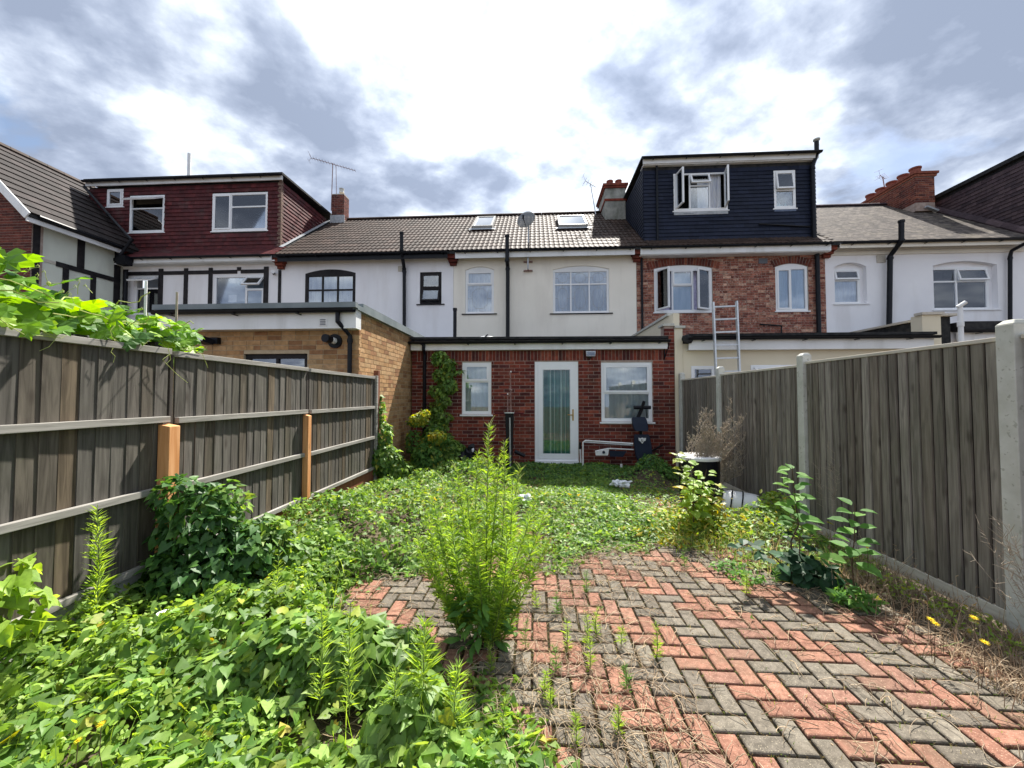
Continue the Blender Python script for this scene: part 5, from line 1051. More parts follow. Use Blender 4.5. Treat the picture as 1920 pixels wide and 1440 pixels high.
MOUNDS = [(-.72, 1.85, .10, .25), (-1.25, 2.1, .14, .34), (-1.9, 1.55, .14, .45), (-.32, 1.35, .20, .22), (-1.0, 1.15, .10, .5), (-2.3, 2.1, .22, .5), (-1.75, 2.35, .14, .35), (-1.9, 3.0, .18, .4), (-1.7, 3.7, .20, .6), (-2.3, 4.2, .30, .5), (-1.4, 4.4, .22, .5), (-.7, 4.2, .10, .4), (-2.0, 5.2, .28, .5), (-1.0, 5.3, .16, .6), (-1.3, 6.7, .38, .45), (-.8, 6.3, .30, .4), (-1.7, 6.0, .25, .4), (0, 5.2, .08, .6), (1.0, 5.2, .07, .7), (2.0, 7.0, .32, .30), (2.2, 7.4, .30, .3), (2.55, 4.6, .22, .35), (2.5, 3.9, .16, .3), (1.4, 4.5, .12, .3), (0, 7.7, .12, .5), (1.2, 7.7, .10, .6)]
MA = np.array(MOUNDS)
def hgt(x, y):
    d2 = (x[:, None]-MA[:, 0])**2+(y[:, None]-MA[:, 1])**2; h = (MA[:, 2]*np.exp(-d2/(MA[:, 3]**2))).sum(1)
    lf = .10*np.exp(-((x+2.65)/.28)**2); return .045+h+lf+.05*np.sin(x*7.3+1.3*np.sin(y*5.1))*np.sin(y*6.1+x)*np.clip(h*6, 0, 1)+.025*np.sin(x*17+y*5)*np.sin(y*15-x*4)*np.clip(h*6, .2, 1)
def inp(x, y, P=EDGE):
    c = np.zeros(len(x), bool); n = len(P)
    for i in range(n):
        x0, y0 = P[i]; x1, y1 = P[i-1]
        if y0 == y1: continue
        m = ((y0 > y) != (y1 > y)) & (x < (x1-x0)*(y-y0)/(y1-y0)+x0); c ^= m
    return c
def edged(x, y): # signed-ish distance into the bare paving
    P = np.array(EDGE); best = np.full(len(x), 9.)
    for i in range(len(P)):
        a = P[i-1]; b = P[i]; ab = b-a; t = np.clip(((x-a[0])*ab[0]+(y-a[1])*ab[1])/(ab@ab), 0, 1); d = np.hypot(x-a[0]-t*ab[0], y-a[1]-t*ab[1]); best = np.minimum(best, d)
    return np.where(inp(x, y), best, -best)
# --- soil relief under the cover
nx, ny = 110, 150; gx, gy = np.meshgrid(np.linspace(-2.62, 2.99, nx), np.linspace(.3, 8.27, ny)); X, Y = gx.ravel(), gy.ravel(); e = edged(X, Y)
Z = np.where(e > 0, -.06, np.minimum(-.055+np.clip(-e*.35, 0, .05)+np.clip(-e*.8, 0, 1)*(hgt(X, Y)-.09)*.6, .5)); Z = np.where((X < 2.45) & (Z < .0) & (Y > 3.9), -.06, Z); Z = np.where(X > 2.55, np.maximum(Z, -.005+.02*np.sin(Y*9)), Z)
idx = np.arange(nx*ny).reshape(ny, nx); Q = np.stack([idx[:-1, :-1], idx[:-1, 1:], idx[1:, 1:], idx[1:, :-1]], -1).reshape(-1, 4)
so_ = npmesh('garden_soil', np.stack([X, Y, Z], 1), Q, None, m_soil, kind='structure', smooth=True)
# --- creeping cover
def cover(name, n, xr, yr, size, shape, mat, label, cat, dens=None, layers=(0, .06), tilt=.55, lift=0, edge=.0, jit=.07, floor=0):
    x = np.random.uniform(*xr, n*2); y = yr[0]+(yr[1]-yr[0])*np.random.rand(n*2)**1.3; e = edged(x, y)
    e = e+.10*np.sin(x*6+y*3)+np.random.normal(0, jit, len(x)); keep = e < edge
    if dens is not None: keep &= np.random.rand(len(x)) < dens(x, y)
    x, y = x[keep][:n], y[keep][:n]; m = len(x); h = hgt(x, y)
    k = np.clip(-edged(x, y)/.15, 0.25, 1); z = h*k-np.random.uniform(*layers, m)*np.clip(h*3, .2, 2.2)+lift; z = np.maximum(z, .012+floor)
    g = .02; gxx = (hgt(x+g, y)-hgt(x-g, y))/(2*g); gyy = (hgt(x, y+g)-hgt(x, y-g))/(2*g)
    N = norm(np.stack([-gxx*.9, -gyy*.9-.12, np.ones(m)], 1))+np.random.normal(0, tilt, (m, 3)); N[:, 2] = np.abs(N[:, 2])+.15
    a = np.random.uniform(0, 2*np.pi, m); D = np.stack([np.cos(a)-gxx*.6, np.sin(a)-gyy*.6-.3, np.random.uniform(-.7, .1, m)], 1)
    s = np.random.uniform(size[0], size[1], m)*np.random.choice([.6, .85, 1, 1, 1.15], m)
    o = leaves(name, np.stack([x, y, z], 1), N, D, s, shape, mat, kind='stuff'); tag(o, label, cat); return o
nearw = lambda x, y: np.where(y < 3.0, 1, .9)
cover('bindweed_cover', 15000, (-2.6, .35), (.75, 3.4), (.040, .078), HEART, m_bind, 'tangled heart leaved bindweed carpeting the near left of the garden', 'bindweed', layers=(-.04, .17), tilt=.85, dens=lambda x, y: np.clip(1.0+1.1*np.sin(x*8.1+2*np.sin(y*4.3))*np.sin(y*7.7+x*2), .12, 1)*(1-.93*np.exp(-((x+.92)**2/.05+(y-1.66)**2/.012))-.6*np.exp(-((x+.6)**2/.02+(y-1.5)**2/.03))))
cover('small_weed_cover', 9000, (-2.6, .3), (.8, 3.4), (.018, .036), OVAL, m_lime, 'fine small leaved weeds mixed through the near left bindweed', 'weeds', layers=(-.045, .05), tilt=.9, dens=lambda x, y: np.clip(.5+1.2*np.sin(x*4.1+y)*np.sin(y*3.7-x*2), .05, 1))
cover('creeper_cover', 26000, (-2.6, 1.3), (2.9, 8.25), (.036, .068), ARROW, m_bind, 'dense light green creeper covering the middle and back left of the garden', 'creeper', layers=(-.025, .12), tilt=.8, dens=lambda x, y: np.clip(1.0+.9*np.sin(x*6.1+2*np.sin(y*3.3))*np.sin(y*5.7+x*2), .2, 1))
cover('creeper_cover', 9000, (.2, 2.95), (3.5, 8.25), (.034, .062), ARROW, m_bind, 'thin creeper straggling over the paving towards the back door', 'creeper', layers=(-.01, .05), tilt=.5, dens=lambda x, y: np.clip(.75+.5*np.sin(x*3.3+y*2)*np.sin(y*2.7), .15, 1))
cover('yellowing_creeper', 2600, (-2.4, 2.7), (3.0, 6.8), (.035, .065), ARROW, m_yel, 'scattered yellow leaves among the green creeper', 'creeper', layers=(-.015, .02), dens=lambda x, y: np.clip(.1+.9*(np.sin(x*2.1+4)*np.sin(y*1.9+x)), .04, 1))
cover('yellowing_creeper', 260, (-2.4, .2), (.8, 2.9), (.04, .075), HEART, m_yel, 'few yellow leaves among the near bindweed', 'creeper', layers=(-.015, .01))
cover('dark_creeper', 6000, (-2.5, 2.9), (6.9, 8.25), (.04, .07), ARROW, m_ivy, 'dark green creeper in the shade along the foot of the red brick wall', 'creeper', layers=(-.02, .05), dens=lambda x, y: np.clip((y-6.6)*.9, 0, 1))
# --- stray leaves on the paving
x = np.random.uniform(-1.5, 2.6, 900); y = np.random.uniform(1.3, 4, 900); e = edged(x, y); k = (e > 0) & (np.random.rand(900) < np.clip(.55-e*1.6+.25*np.sin(x*4)*np.sin(y*5), .01, 1)) & (x < 1.6); x, y = x[k], y[k]; m = len(x)
o = leaves('fallen_leaf_scatter', np.stack([x, y, np.full(m, .012)], 1), np.random.normal(0, .35, (m, 3))+[0, 0, 1], np.random.normal(0, 1, (m, 3)), np.random.uniform(.02, .05, m), ARROW, m_bind, kind='stuff'); tag(o, 'small loose creeper leaves strewn on the brick paving', 'leaves')
# --- straw and dead stems
def strands(name, pts_list, r, mat, parent=None, kind='stuff', seg=3):
    V = []; F = []; tone = []; n = 0
    for pts in pts_list:
        P = np.array(pts, float); k = len(P); d = norm(np.gradient(P, axis=0)); up = np.array([0, 0, 1.]) if abs(d[:, 2]).mean() < .8 else np.array([0, 1., 0]); a = norm(np.cross(d, up)); b = np.cross(d, a)
        rr = np.linspace(r, r*.45, k)[:, None]; rings = [P+(a*math.cos(t)+b*math.sin(t))*rr for t in [2*math.pi*q/seg for q in range(seg)]]
        V.append(np.stack(rings, 1).reshape(-1, 3)); t = R(0, 1)
        for i in range(k-1):
            for q in range(seg): q2 = (q+1) % seg; F.append((n+i*seg+q, n+i*seg+q2, n+(i+1)*seg+q2, n+(i+1)*seg+q)); tone.append(t)
        n += k*seg
    return npmesh(name, np.concatenate(V), np.array(F), np.array(tone), mat, parent, kind)
def squiggle(x, y, z, L, ang, n=7, curl=.5, rise=.02):
    pts = []; a = ang
    for i in range(n): pts.append((x, y, max(.006, z+rise*math.sin(math.pi*i/(n-1))+R(-.004, .004)))); a += R(-curl, curl); x += math.cos(a)*L/n; y += math.sin(a)*L/n
    return pts
SL = []
def dens_straw(x, y):
    d = edged(np.array([x]), np.array([y]))[0]
    v = .10+1.0*math.exp(-((x-.12)**2+(y-1.95)**2)/.16)+.8*math.exp(-((x-.45)**2/.06+(y-2.3)**2/.7))+1.0*math.exp(-((x+.1)**2/.05+(y-1.5)**2/.3))+.8*math.exp(-((x-.55)**2/.02+(y-1.9)**2/.1))
    v += .9*math.exp(-((x-.9)**2/.3+(y-3.5)**2/.15))+.6*math.exp(-((x+.3)**2/.4+(y-2.9)**2/.3))
    if x > 1.2: v += 1.3*math.exp(-((x-2.62+.0*(y))**2)/.05)+.1
    if d < .2: v += .5
    return v
while len(SL) < 4200:
    x = R(-1.5, 2.95); y = R(1.15, 4.2)
    if R(0, 1.3) < dens_straw(x, y): SL.append(squiggle(x, y, .008, R(.05, .28), R(0, 6.3), rise=R(0, .03)))
o = strands('dead_stem_litter', SL, .0025, m_dry); tag(o, 'dry brown stems and straw littering the paving', 'dry stems')
SL = [squiggle(R(-2.4, 2.6), R(1.2, 7.5), R(.05, .2), R(.2, .6), R(0, 6.3), rise=.05) for _ in range(500)]
for s_ in SL:
    for i in range(len(s_)): hh = hgt(np.array([s_[i][0]]), np.array([s_[i][1]]))[0]; s_[i] = (s_[i][0], s_[i][1], hh+R(-.02, .03))
SL = [s_ for s_ in SL if not inpoly(s_[3][0], s_[3][1])]
o = strands('creeper_stems', SL, .002, m_stem); tag(o, 'thin pale runners twining through the creeper', 'stems')
# --- upright spires (fleabane and similar)
def spire(parent, x, y, z, h, lean=(0, 0), n=None, ll=.07, mat=m_lime, stemm=m_stem, lname='foliage', bare=.04, seedhead=0, droop=.3, name='stem'):
    n = n or int(h*450); t = np.sort(np.random.uniform(bare, 1, n)); bx, by = lean; cx = R(-.03, .03); cy = R(-.03, .03)
    f = lambda t: np.stack([x+bx*(1.25*t-.25*t*t)+cx*np.sin(t*3), y+by*(1.25*t-.25*t*t)+cy*np.sin(t*3), z+h*t], -1)
    pts = f(np.linspace(0, 1, 9)); mb = MB(); mb.tube([Vector(p) for p in pts], .0048*max(.6, h), .0015, seg=5); st = mb.build(name, stemm, parent)
    P = f(t); a = t*n*2.4+np.random.uniform(-.3, .3, n); up = .85+.6*t-droop*(1-t); D = np.stack([np.cos(a), np.sin(a), up], 1); N = np.stack([-np.cos(a)*.8, -np.sin(a)*.8, np.ones(n)], 1)+np.random.normal(0, .2, (n, 3))
    s = ll*(.35+.9*np.sin(np.clip((1-t)*2.3+.25, 0, np.pi)**.9))*np.random.uniform(.75, 1.2, n); s = np.clip(s, ll*.3, None)
    fo = leaves(lname, P, N, D, s, LANCE, mat, st)
    if seedhead:
        Q = []; 
        for i in range(seedhead):
            tt = R(.8, 1.02); p = f(np.array([tt]))[0]; aa = R(0, 6.3); L_ = R(.02, .05); q = p+np.array([math.cos(aa)*L_, math.sin(aa)*L_, L_*1.2]); Q.append([tuple(p), tuple((p+q)/2+np.array([0, 0, .004])), tuple(q)])
        strands('flower_branch', Q, .003, m_tend, st, kind=None)
    return st
CL = thing('tall_weed_clump', 'tall clump of feathery bright green weeds growing through the middle of the paving', 'weed', (-.33, 2.42, 0))
def stalk_to(parent, px, py, Y, bx, by, **k):
    p = AY(px, py, Y); return spire(parent, bx, by, 0, p.z, lean=(p.x-bx, Y-by), **k)
for (px, py, Y, n_) in ((918, 800, 2.45, 26), (898, 850, 2.45, 0), (938, 860, 2.4, 0), (855, 880, 2.5, 12), (975, 880, 2.55, 14), (960, 900, 2.3, 0), (830, 905, 2.45, 14), (845, 950, 2.2, 0), (875, 925, 2.2, 0), (1005, 935, 2.5, 0), (1022, 960, 2.4, 0), (995, 975, 2.2, 0), (1030, 1010, 2.5, 0), (785, 1010, 2.4, 0), (808, 930, 2.5, 0), (795, 1040, 2.2, 0), (820, 985, 2.35, 0), (950, 990, 2.1, 0), (800, 960, 2.6, 0), (930, 880, 2.6, 8), (885, 1000, 2.1, 0), (945, 830, 2.55, 8), (865, 915, 2.55, 0)):
    bx = -.33+(AY(px, py, Y).x+.33)*.25+R(-.04, .04); by = 2.42+R(-.09, .09); stalk_to(CL, px, py, Y, bx, by, seedhead=n_, ll=.064, n=360, mat=m_gold)
n = 160; a = np.random.uniform(0, 6.28, n); r = np.random.uniform(.02, .16, n); P = np.stack([-.33+r*np.cos(a), 2.42+r*np.sin(a), np.random.uniform(.02, .3, n)], 1)
leaves('basal_leaves', P, np.random.normal(0, .4, (n, 3))+[0, -.4, 1], np.stack([np.cos(a), np.sin(a), .2*np.ones(n)], 1), np.random.uniform(.05, .11, n), (OVAL[0]*[.6, 1, 1], OVAL[1]), m_broad, CL)['kind'] = 'stuff'
def single(px, pyt, pyb, zb, label, group=None, ll=.06, n=None, mat=m_lime, name='tall_weed', lean=0):
    b = AZ(px, pyb, zb); t_ = AY(px, pyt, b.y); o = thing(name, label, 'weed', (b.x, b.y, zb), group); spire(o, b.x, b.y, zb-.05, t_.z-zb+.05, lean=(lean, 0), ll=ll, n=n, mat=mat); return o
single(172, 955, 1215, .12, 'tall feathery spire weed standing against the left fence', ll=.075, n=300)
single(522, 1040, 1160, .08, 'slim spire weed at the edge of the bindweed left of the paving', ll=.05, n=120)
single(600, 1140, 1300, .16, 'thin spire weed in the near bindweed, leftmost by the shaded hollow', ll=.055, n=130)
single(655, 1130, 1320, .14, 'thin spire weed in the near bindweed, second from the left', ll=.055, n=150)
single(795, 1165, 1390, .05, 'tall spire weed nearest the bottom edge left of the paving', ll=.085, n=230)
single(862, 1250, 1430, .05, 'shorter spire weed right of the tallest one at the bottom edge', ll=.075, n=170)
single(745, 1255, 1400, .10, 'spire weed rising from the bindweed at the bottom edge, left of the tallest', ll=.06, n=120)
# seedlings
sg = 'weed seedlings in the paving joints'; SD = [(990, 1165, 1215), (1062, 1165, 1225), (1097, 1150, 1200), (1035, 1215, 1265), (1106, 1200, 1255), (1026, 1265, 1310), (1172, 1250, 1290), (1228, 1170, 1225), (1125, 1145, 1190), (1045, 1115, 1150), (952, 1315, 1385), (1080, 1345, 1400), (1285, 1025, 1060), (1004, 1105, 1135), (912, 1210, 1260), (1100, 1075, 1110), (1033, 1300, 1330), (1160, 1330, 1370), (1450, 1060, 1090), (1400, 1080, 1110), (1170, 1180, 1215)]
for i, (px, a_, b_) in enumerate(SD):
    lb = {3: 'feathery seedling in the paving just right of the tall clump, before its foot', 7: 'rightmost upright seedling among those on the middle of the bare paving', 10: 'seedling at the lower left of the bare paving, close to the bindweed', 11: 'seedling in the paving nearest the bottom edge of the photograph', 12: 'tiny seedling furthest back on the paving, near the creeper edge', 14: 'seedling at the very foot of the tall weed clump', 18: 'tiny sprout in the matted dry stems of the lower paving', 19: 'tiny sprout on the right of the paving below the dark leaved branch'}.get(i if i != 18 else 17, 'small green weed seedling growing in a joint of the bare brick paving')
    o = single(px, a_-4, b_, .0, lb, group=sg, ll=.038, n=70+random.randrange(40), name='weed_seedling', mat=m_lime if i % 3 else m_broad)
# --- clumps of leaves on a shape
def bush(name, label, cat, blobs, n, size, shape, mat, stems=True, tilt=.5, loc=None, outward=.8, down=.6, yel=0, hang=.4):
    c0 = blobs[0]; o = thing(name, label, cat, loc or (c0[0], c0[1], 0)); B_ = np.array(blobs, float); w = B_[:, 3]*B_[:, 4]*B_[:, 5]; k = np.random.choice(len(B_), n, p=w/w.sum()); b = B_[k]
    d = norm(np.random.normal(0, 1, (n, 3))); r = np.random.uniform(.55, 1.05, (n, 1))**.6; P = b[:, :3]+d*b[:, 3:6]*r; P[:, 2] = np.maximum(P[:, 2], .01)
    N = d*outward+[0, -.15, .55]+np.random.normal(0, tilt, (n, 3)); D = d*.4+np.random.normal(0, .5, (n, 3))+[0, -.1, -down]
    leaves('foliage', P, N, D, np.random.uniform(*size, n), shape, mat, o)['kind'] = 'stuff'
    if yel:
        k2 = np.random.rand(n) < yel; leaves('yellow_leaves', P[k2]+d[k2]*.02, N[k2], D[k2], np.random.uniform(*size, k2.sum()), shape, m_yel, o)['kind'] = 'stuff'
    if stems:
        mb = MB()
        for q in blobs: mb.tube([(q[0]+R(-.05, .05), q[1], 0), (q[0]+R(-.05, .05), q[1]+R(-.03, .03), q[2]*.5), (q[0], q[1], q[2]+q[5]*.5)], .008, .004, seg=5)
        mb.build('stem', m_stemb, o)
    return o
# mound over the first fence post
def gb(px, py, Y, rx, ry, rz): p = AY(px, py, Y); return (p.x, Y, p.z, rx, ry, rz)
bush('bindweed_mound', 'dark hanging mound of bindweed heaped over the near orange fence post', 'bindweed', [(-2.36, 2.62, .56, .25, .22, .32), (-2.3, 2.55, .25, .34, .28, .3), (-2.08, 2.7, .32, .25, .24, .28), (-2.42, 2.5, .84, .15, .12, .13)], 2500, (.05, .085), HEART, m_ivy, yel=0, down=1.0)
bush('bindweed_mound', 'broad near mound of hanging bindweed left of the paving, overhanging a bare hollow', 'bindweed', [(-1.28, 1.98, .14, .30, .17, .20), (-.98, 1.98, .15, .30, .17, .20), (-.72, 2.02, .10, .2, .15, .18), (-1.55, 1.85, .08, .25, .2, .15)], 3000, (.05, .088), HEART, m_bind, stems=False, yel=.02, down=1.1)
bush('bindweed_mound', 'near clump of bindweed at the bottom edge, beside the tallest foreground spires', 'bindweed', [(-.50, 1.62, .10, .20, .18, .20), (-.38, 1.42, .08, .2, .16, .16), (-.62, 1.42, .04, .2, .16, .14)], 1500, (.045, .085), HEART, m_bind, stems=False, yel=.03, down=1.0)
bush('bindweed_mound', 'lighter bindweed trailing over the right side of the fence post mound', 'bindweed', [(-2.25, 2.7, .72, .16, .14, .16), (-2.02, 2.8, .42, .18, .18, .2), (-1.9, 2.95, .22, .2, .2, .16)], 900, (.045, .075), HEART, m_bind, stems=False)
bush('climbing_vine', 'vine climbing the left fence end beside the buff brick wall', 'climber', [gb(713, 770, 6.45, .07, .1, .25), gb(718, 820, 6.45, .14, .15, .3), gb(718, 862, 6.4, .30, .25, .28), gb(740, 880, 6.5, .3, .25, .16)], 2600, (.05, .09), HEART, m_bind, yel=.06, down=1.)
_iv = [gb(829+R(-14, 14), y_, 8.2-.05-R(0, .08), R(.12, .24), R(.06, .14), R(.10, .20)) for y_ in range(672, 870, 10)]+[gb(838, 850, 7.95, .40, .25, .30), gb(815, 820, 8.0, .25, .2, .25), gb(855, 697, 8.2, .2, .07, .05), gb(822, 665, 8.22, .08, .05, .10)]
bush('climbing_vine', 'ivy column climbing the red brick wall beside the black downpipe', 'climber', _iv, 5200, (.04, .10), HEART, m_bind, yel=.03, down=1.3, stems=False)
bush('yellow_shrub', 'straggly shrub with yellowing tops in the corner left of the ivy column', 'shrub', [gb(783, 790, 7.7, .20, .14, .10), gb(775, 830, 7.7, .16, .12, .25), gb(818, 822, 7.6, .24, .16, .12), gb(800, 860, 7.5, .30, .2, .3)], 1500, (.045, .085), HEART, m_broad, yel=.15)
bush('yellow_shrub', 'bright yellow leaf crown on top of the corner shrub', 'shrub', [gb(786, 786, 7.0, .17, .12, .10), gb(796, 776, 7.0, .10, .10, .07), gb(820, 818, 6.9, .15, .12, .10)], 620, (.04, .07), HEART, m_yel, stems=False, tilt=.8)
bush('low_bush', 'rounded green bush on the ground in front of the upright weight bench', 'bush', [gb(1232, 885, 7.2, .28, .25, .22), gb(1215, 910, 7.0, .3, .25, .15)], 1100, (.045, .08), OVAL, m_broad)
bush('climbing_vine', 'fresh green vine on the ground at the far left edge of the photograph', 'climber', [gb(5, 1090, 1.75, .10, .12, .10), gb(10, 1150, 1.7, .12, .15, .10)], 110, (.07, .11), HEART, m_lime, stems=False)
# --- saplings with individual broad leaves
def leafmesh(key, shape, mat, veins=False):
    me = bpy.data.meshes.new('leaf'); me.from_pydata([tuple(v) for v in shape[0]], [], [tuple(int(i) for i in f) for f in shape[1]]); me.materials.append(mat); me.update(); return me
def leafobj(me, parent, p, N, D, s, w=1):
    N = Vector(N).normalized(); D = Vector(D); D = (D-N*D.dot(N)).normalized(); X = D.cross(N); o = bpy.data.objects.new('leaf', me); COL.objects.link(o); o.parent = parent
    M = Matrix(((X.x, D.x, N.x, p[0]), (X.y, D.y, N.y, p[1]), (X.z, D.z, N.z, p[2]), (0, 0, 0, 1))) @ Matrix.Diagonal((s*w, s, s, 1)); o.matrix_local = Matrix.Translation(-WO[parent.name]) @ M; return o
lm_b = leafmesh('b', OVAL, m_broad); lm_d = leafmesh('d', OVAL, m_bdk); lm_y = leafmesh('y', HEART, m_yel); lm_l = leafmesh('l', OVAL, m_lime)
def sapling(label, pts, r, n, size, mesh, t0=.15, name='sapling', stemm=m_stemb, spread=.8, dn=-.1, w=1):
    pts = [Vector(p) for p in pts]; o = thing(name, label, 'sapling', (pts[0].x, pts[0].y, 0)); MB().tube(pts, r, r*.4, seg=6).build('stem', stemm, o)
    for i in range(n):
        t = t0+(1-t0)*(i+R(0, .6))/n; k = t*(len(pts)-1); j = min(int(k), len(pts)-2); p = pts[j].lerp(pts[j+1], k-j); a = i*2.4+R(-.4, .4); D = Vector((math.cos(a), math.sin(a)*.8, dn+.5*t)); s = size*(1.1-.45*t)*R(.75, 1.15)
        q = p+D*.03; leafobj(mesh, o, q, (R(-.25, .25)-D.x*.2, R(-.3, .1)-.15, 1), D, s, w)
    return o
b = AZ(1603, 1122, .0)
sapling('young upright sapling with bright oval leaves before the near right fence bay', [b, b+Vector((0, .02, .25)), AY(1602, 1010, b.y), AY(1603, 945, b.y)], .006, 20, .165, lm_b, t0=.28)
b = AZ(1492, 1090, .0)
sapling('tall sapling with pale and dark leaves against the second concrete post', [b, b+Vector((0, .05, .3)), AY(1497, 985, b.y+.05), AY(1490, 930, b.y+.1), AY(1485, 876, b.y+.12)], .008, 26, .165, lm_b, t0=.45)
sapling('drooping dark glossy leaved base of the tall sapling', [b+Vector((.02, -.02, 0)), b+Vector((.03, 0, .15)), AY(1500, 1000, b.y+.02)], .008, 18, .16, lm_d, t0=.1, dn=-.7)
sapling('dark leaved branch lying out over the paving from the tall sapling', [AZ(1490, 1080, .06), AY(1440, 1035, b.y-.1), AY(1400, 1020, b.y-.15), AY(1378, 1032, b.y-.2)], .006, 16, .12, lm_d, t0=.1, dn=-.6)
b = AZ(1315, 1000, .0)
for i, (px, py) in enumerate(((1268, 845), (1290, 860), (1325, 880), (1345, 905), (1300, 900))):
    lb = ('yellow green knotweed shoot leaning furthest left before the drum', 'yellow green knotweed shoot just left of the drum', 'yellow green knotweed shoot before the middle of the drum', 'yellow green knotweed shoot right of the drum', 'short yellow green knotweed shoot at the centre of its clump')[i]
    p = AY(px, py, b.y+R(-.15, .2)); q = b+Vector((R(-.12, .12), R(-.1, .1), 0)); sapling(lb, [q, q.lerp(p, .5)+Vector((R(-.05, .05), 0, .05)), p], .008, 24, .15, lm_l if i % 3 else lm_y, t0=.15, name='knotweed_shoot', dn=-.5)
n = 900; B0 = AZ(1310, 1000, 0); P = np.stack([B0.x+np.random.normal(0, .28, n), B0.y+np.random.normal(0, .2, n), np.abs(np.random.normal(0, .14, n))+.03], 1)
o = leaves('mixed_undergrowth', P, np.random.normal(0, .5, (n, 3))+[0, -.3, 1], np.random.normal(0, 1, (n, 3)), np.random.uniform(.03, .08, n), (OVAL[0]*[.6, 1, 1], OVAL[1]), m_yel, kind='stuff'); tag(o, 'yellowing undergrowth at the foot of the knotweed shoots', 'undergrowth')
bush('border_weeds', 'mixed lime green weeds heaped at the fence foot beside the white tub', 'weeds', [(*AZ(1430, 985, .08)[:2], .10, .25, .2, .14), (*AZ(1470, 960, .1)[:2], .16, .25, .25, .18), (*AZ(1360, 1000, .05)[:2], .06, .25, .2, .10), (*AZ(1260, 985, .05)[:2], .07, .3, .2, .12)], 1900, (.03, .06), OVAL, m_lime, stems=False, yel=.12, down=.2)
bush('border_weeds', 'dark glossy drooping leaves shading the foot of the tall sapling', 'weeds', [(*AZ(1500, 1075, .06)[:2], .10, .14, .12, .12), (*AZ(1545, 1085, .06)[:2], .08, .12, .12, .10)], 120, (.08, .13), OVAL, m_bdk, stems=False, down=.8)
bush('border_weeds', 'small green and yellow weeds along the near right fence foot', 'weeds', [(2.78, y_, .05, .14, .22, .07) for y_ in (2.3, 2.7, 3.1, 3.5, 3.9)], 900, (.018, .045), (OVAL[0]*[.6, 1, 1], OVAL[1]), m_lime, stems=False, yel=.3, down=.1)
bush('border_weeds', 'leafy weeds among dry stems between the knotweed and the paving edge', 'weeds', [(*AZ(1290, 1015, .03)[:2], .04, .35, .15, .06), (*AZ(1200, 1000, .03)[:2], .04, .3, .15, .06)], 900, (.02, .05), (OVAL[0]*[.6, 1, 1], OVAL[1]), m_yel, stems=False, down=.1)
MP = []
for (parent, tm, mt, M_) in PIECES[('patio', 'paver')]:
    t_ = M_.translation
    if t_.y > 4.2 or not inpoly(t_.x, t_.y): continue
    wgt = 1+2.2*max(0, mnoise.noise(Vector((t_.x*1.6, t_.y*1.6, 3))))+(1.2 if t_.x > 2.0 or t_.x < .4 else 0)
    for k in range(int(16*wgt)):
        u_ = R(-.5, .5); p = M_ @ (Vector((u_*.2, random.choice((-.0515, .0515))+R(-.005, .005), 0)) if R(0, 1) < .66 else Vector((random.choice((-.1015, .1015))+R(-.005, .005), u_*.1, 0))); MP.append((p.x, p.y, R(-.014, .001)))
MP = np.array(MP); n = len(MP); o = leaves('joint_moss', MP, np.random.normal(0, .5, (n, 3))+[0, 0, 1], np.random.normal(0, 1, (n, 3)), np.random.uniform(.006, .016, n), (LANCE[0]*[6, 1, 1], LANCE[1]), m_moss, kind='stuff'); tag(o, 'brown and green moss filling the joints of the brick paving', 'moss')
x = np.random.uniform(-1.6, 2.95, 16000); y = np.random.uniform(1.1, 4.3, 16000); e = edged(x, y); k = np.random.rand(16000) < np.clip(np.exp(-np.abs(e)/.10)+.9*np.exp(-((x-.1)**2/.12+(y-2.1)**2/.5))+.8*(x > 2.45)+.03, 0, 1)*.6; x, y = x[k], y[k]; n = len(x)
o = leaves('dirt_crumbs', np.stack([x, y, np.random.uniform(.001, .006, n)], 1), np.random.normal(0, .6, (n, 3))+[0, 0, 1], np.random.normal(0, 1, (n, 3)), np.random.uniform(.006, .02, n), (LANCE[0]*[7, 1, 1], LANCE[1]), m_dry, kind='stuff'); tag(o, 'dry crumbs of soil and leaf litter along the paving edges', 'litter')
# --- dead plume of dry twigs behind the drum
DT = thing('dead_weed_plume', 'grey brown plume of dead twiggy stems rising behind the drum', 'dead plant', (2.3, 5.6, 0)); Q = []; Y0 = 5.55
for i in range(60):
    b = Vector((R(2.05, 2.55), Y0+R(-.15, .15), .2)); t_ = AY(R(1290, 1400), R(750, 860), Y0+R(-.2, .2)); 
    if abs(AY(1335, 800, Y0).x-t_.x) > .25: t_.z -= .25
    pts = [b, b.lerp(t_, .5)+Vector((R(-.04, .04), 0, 0)), t_]; Q.append([tuple(p) for p in pts])
    for k in range(22):
        t = R(.35, 1); p = b.lerp(t_, t); d = Vector((R(-1, 1), R(-.6, .6), R(.6, 1.6))).normalized()*R(.05, .14)*(1.3-t*.6); q = p+d; Q.append([tuple(p), tuple(p+d*.5+Vector((0, 0, .01))), tuple(q)])
        for _ in range(4): e_ = q-d*R(0, .6); Q.append([tuple(e_), tuple(e_+Vector((R(-.03, .03), R(-.02, .02), R(.005, .04))))])
strands('twigs', Q, .0034, m_drygrey, DT)
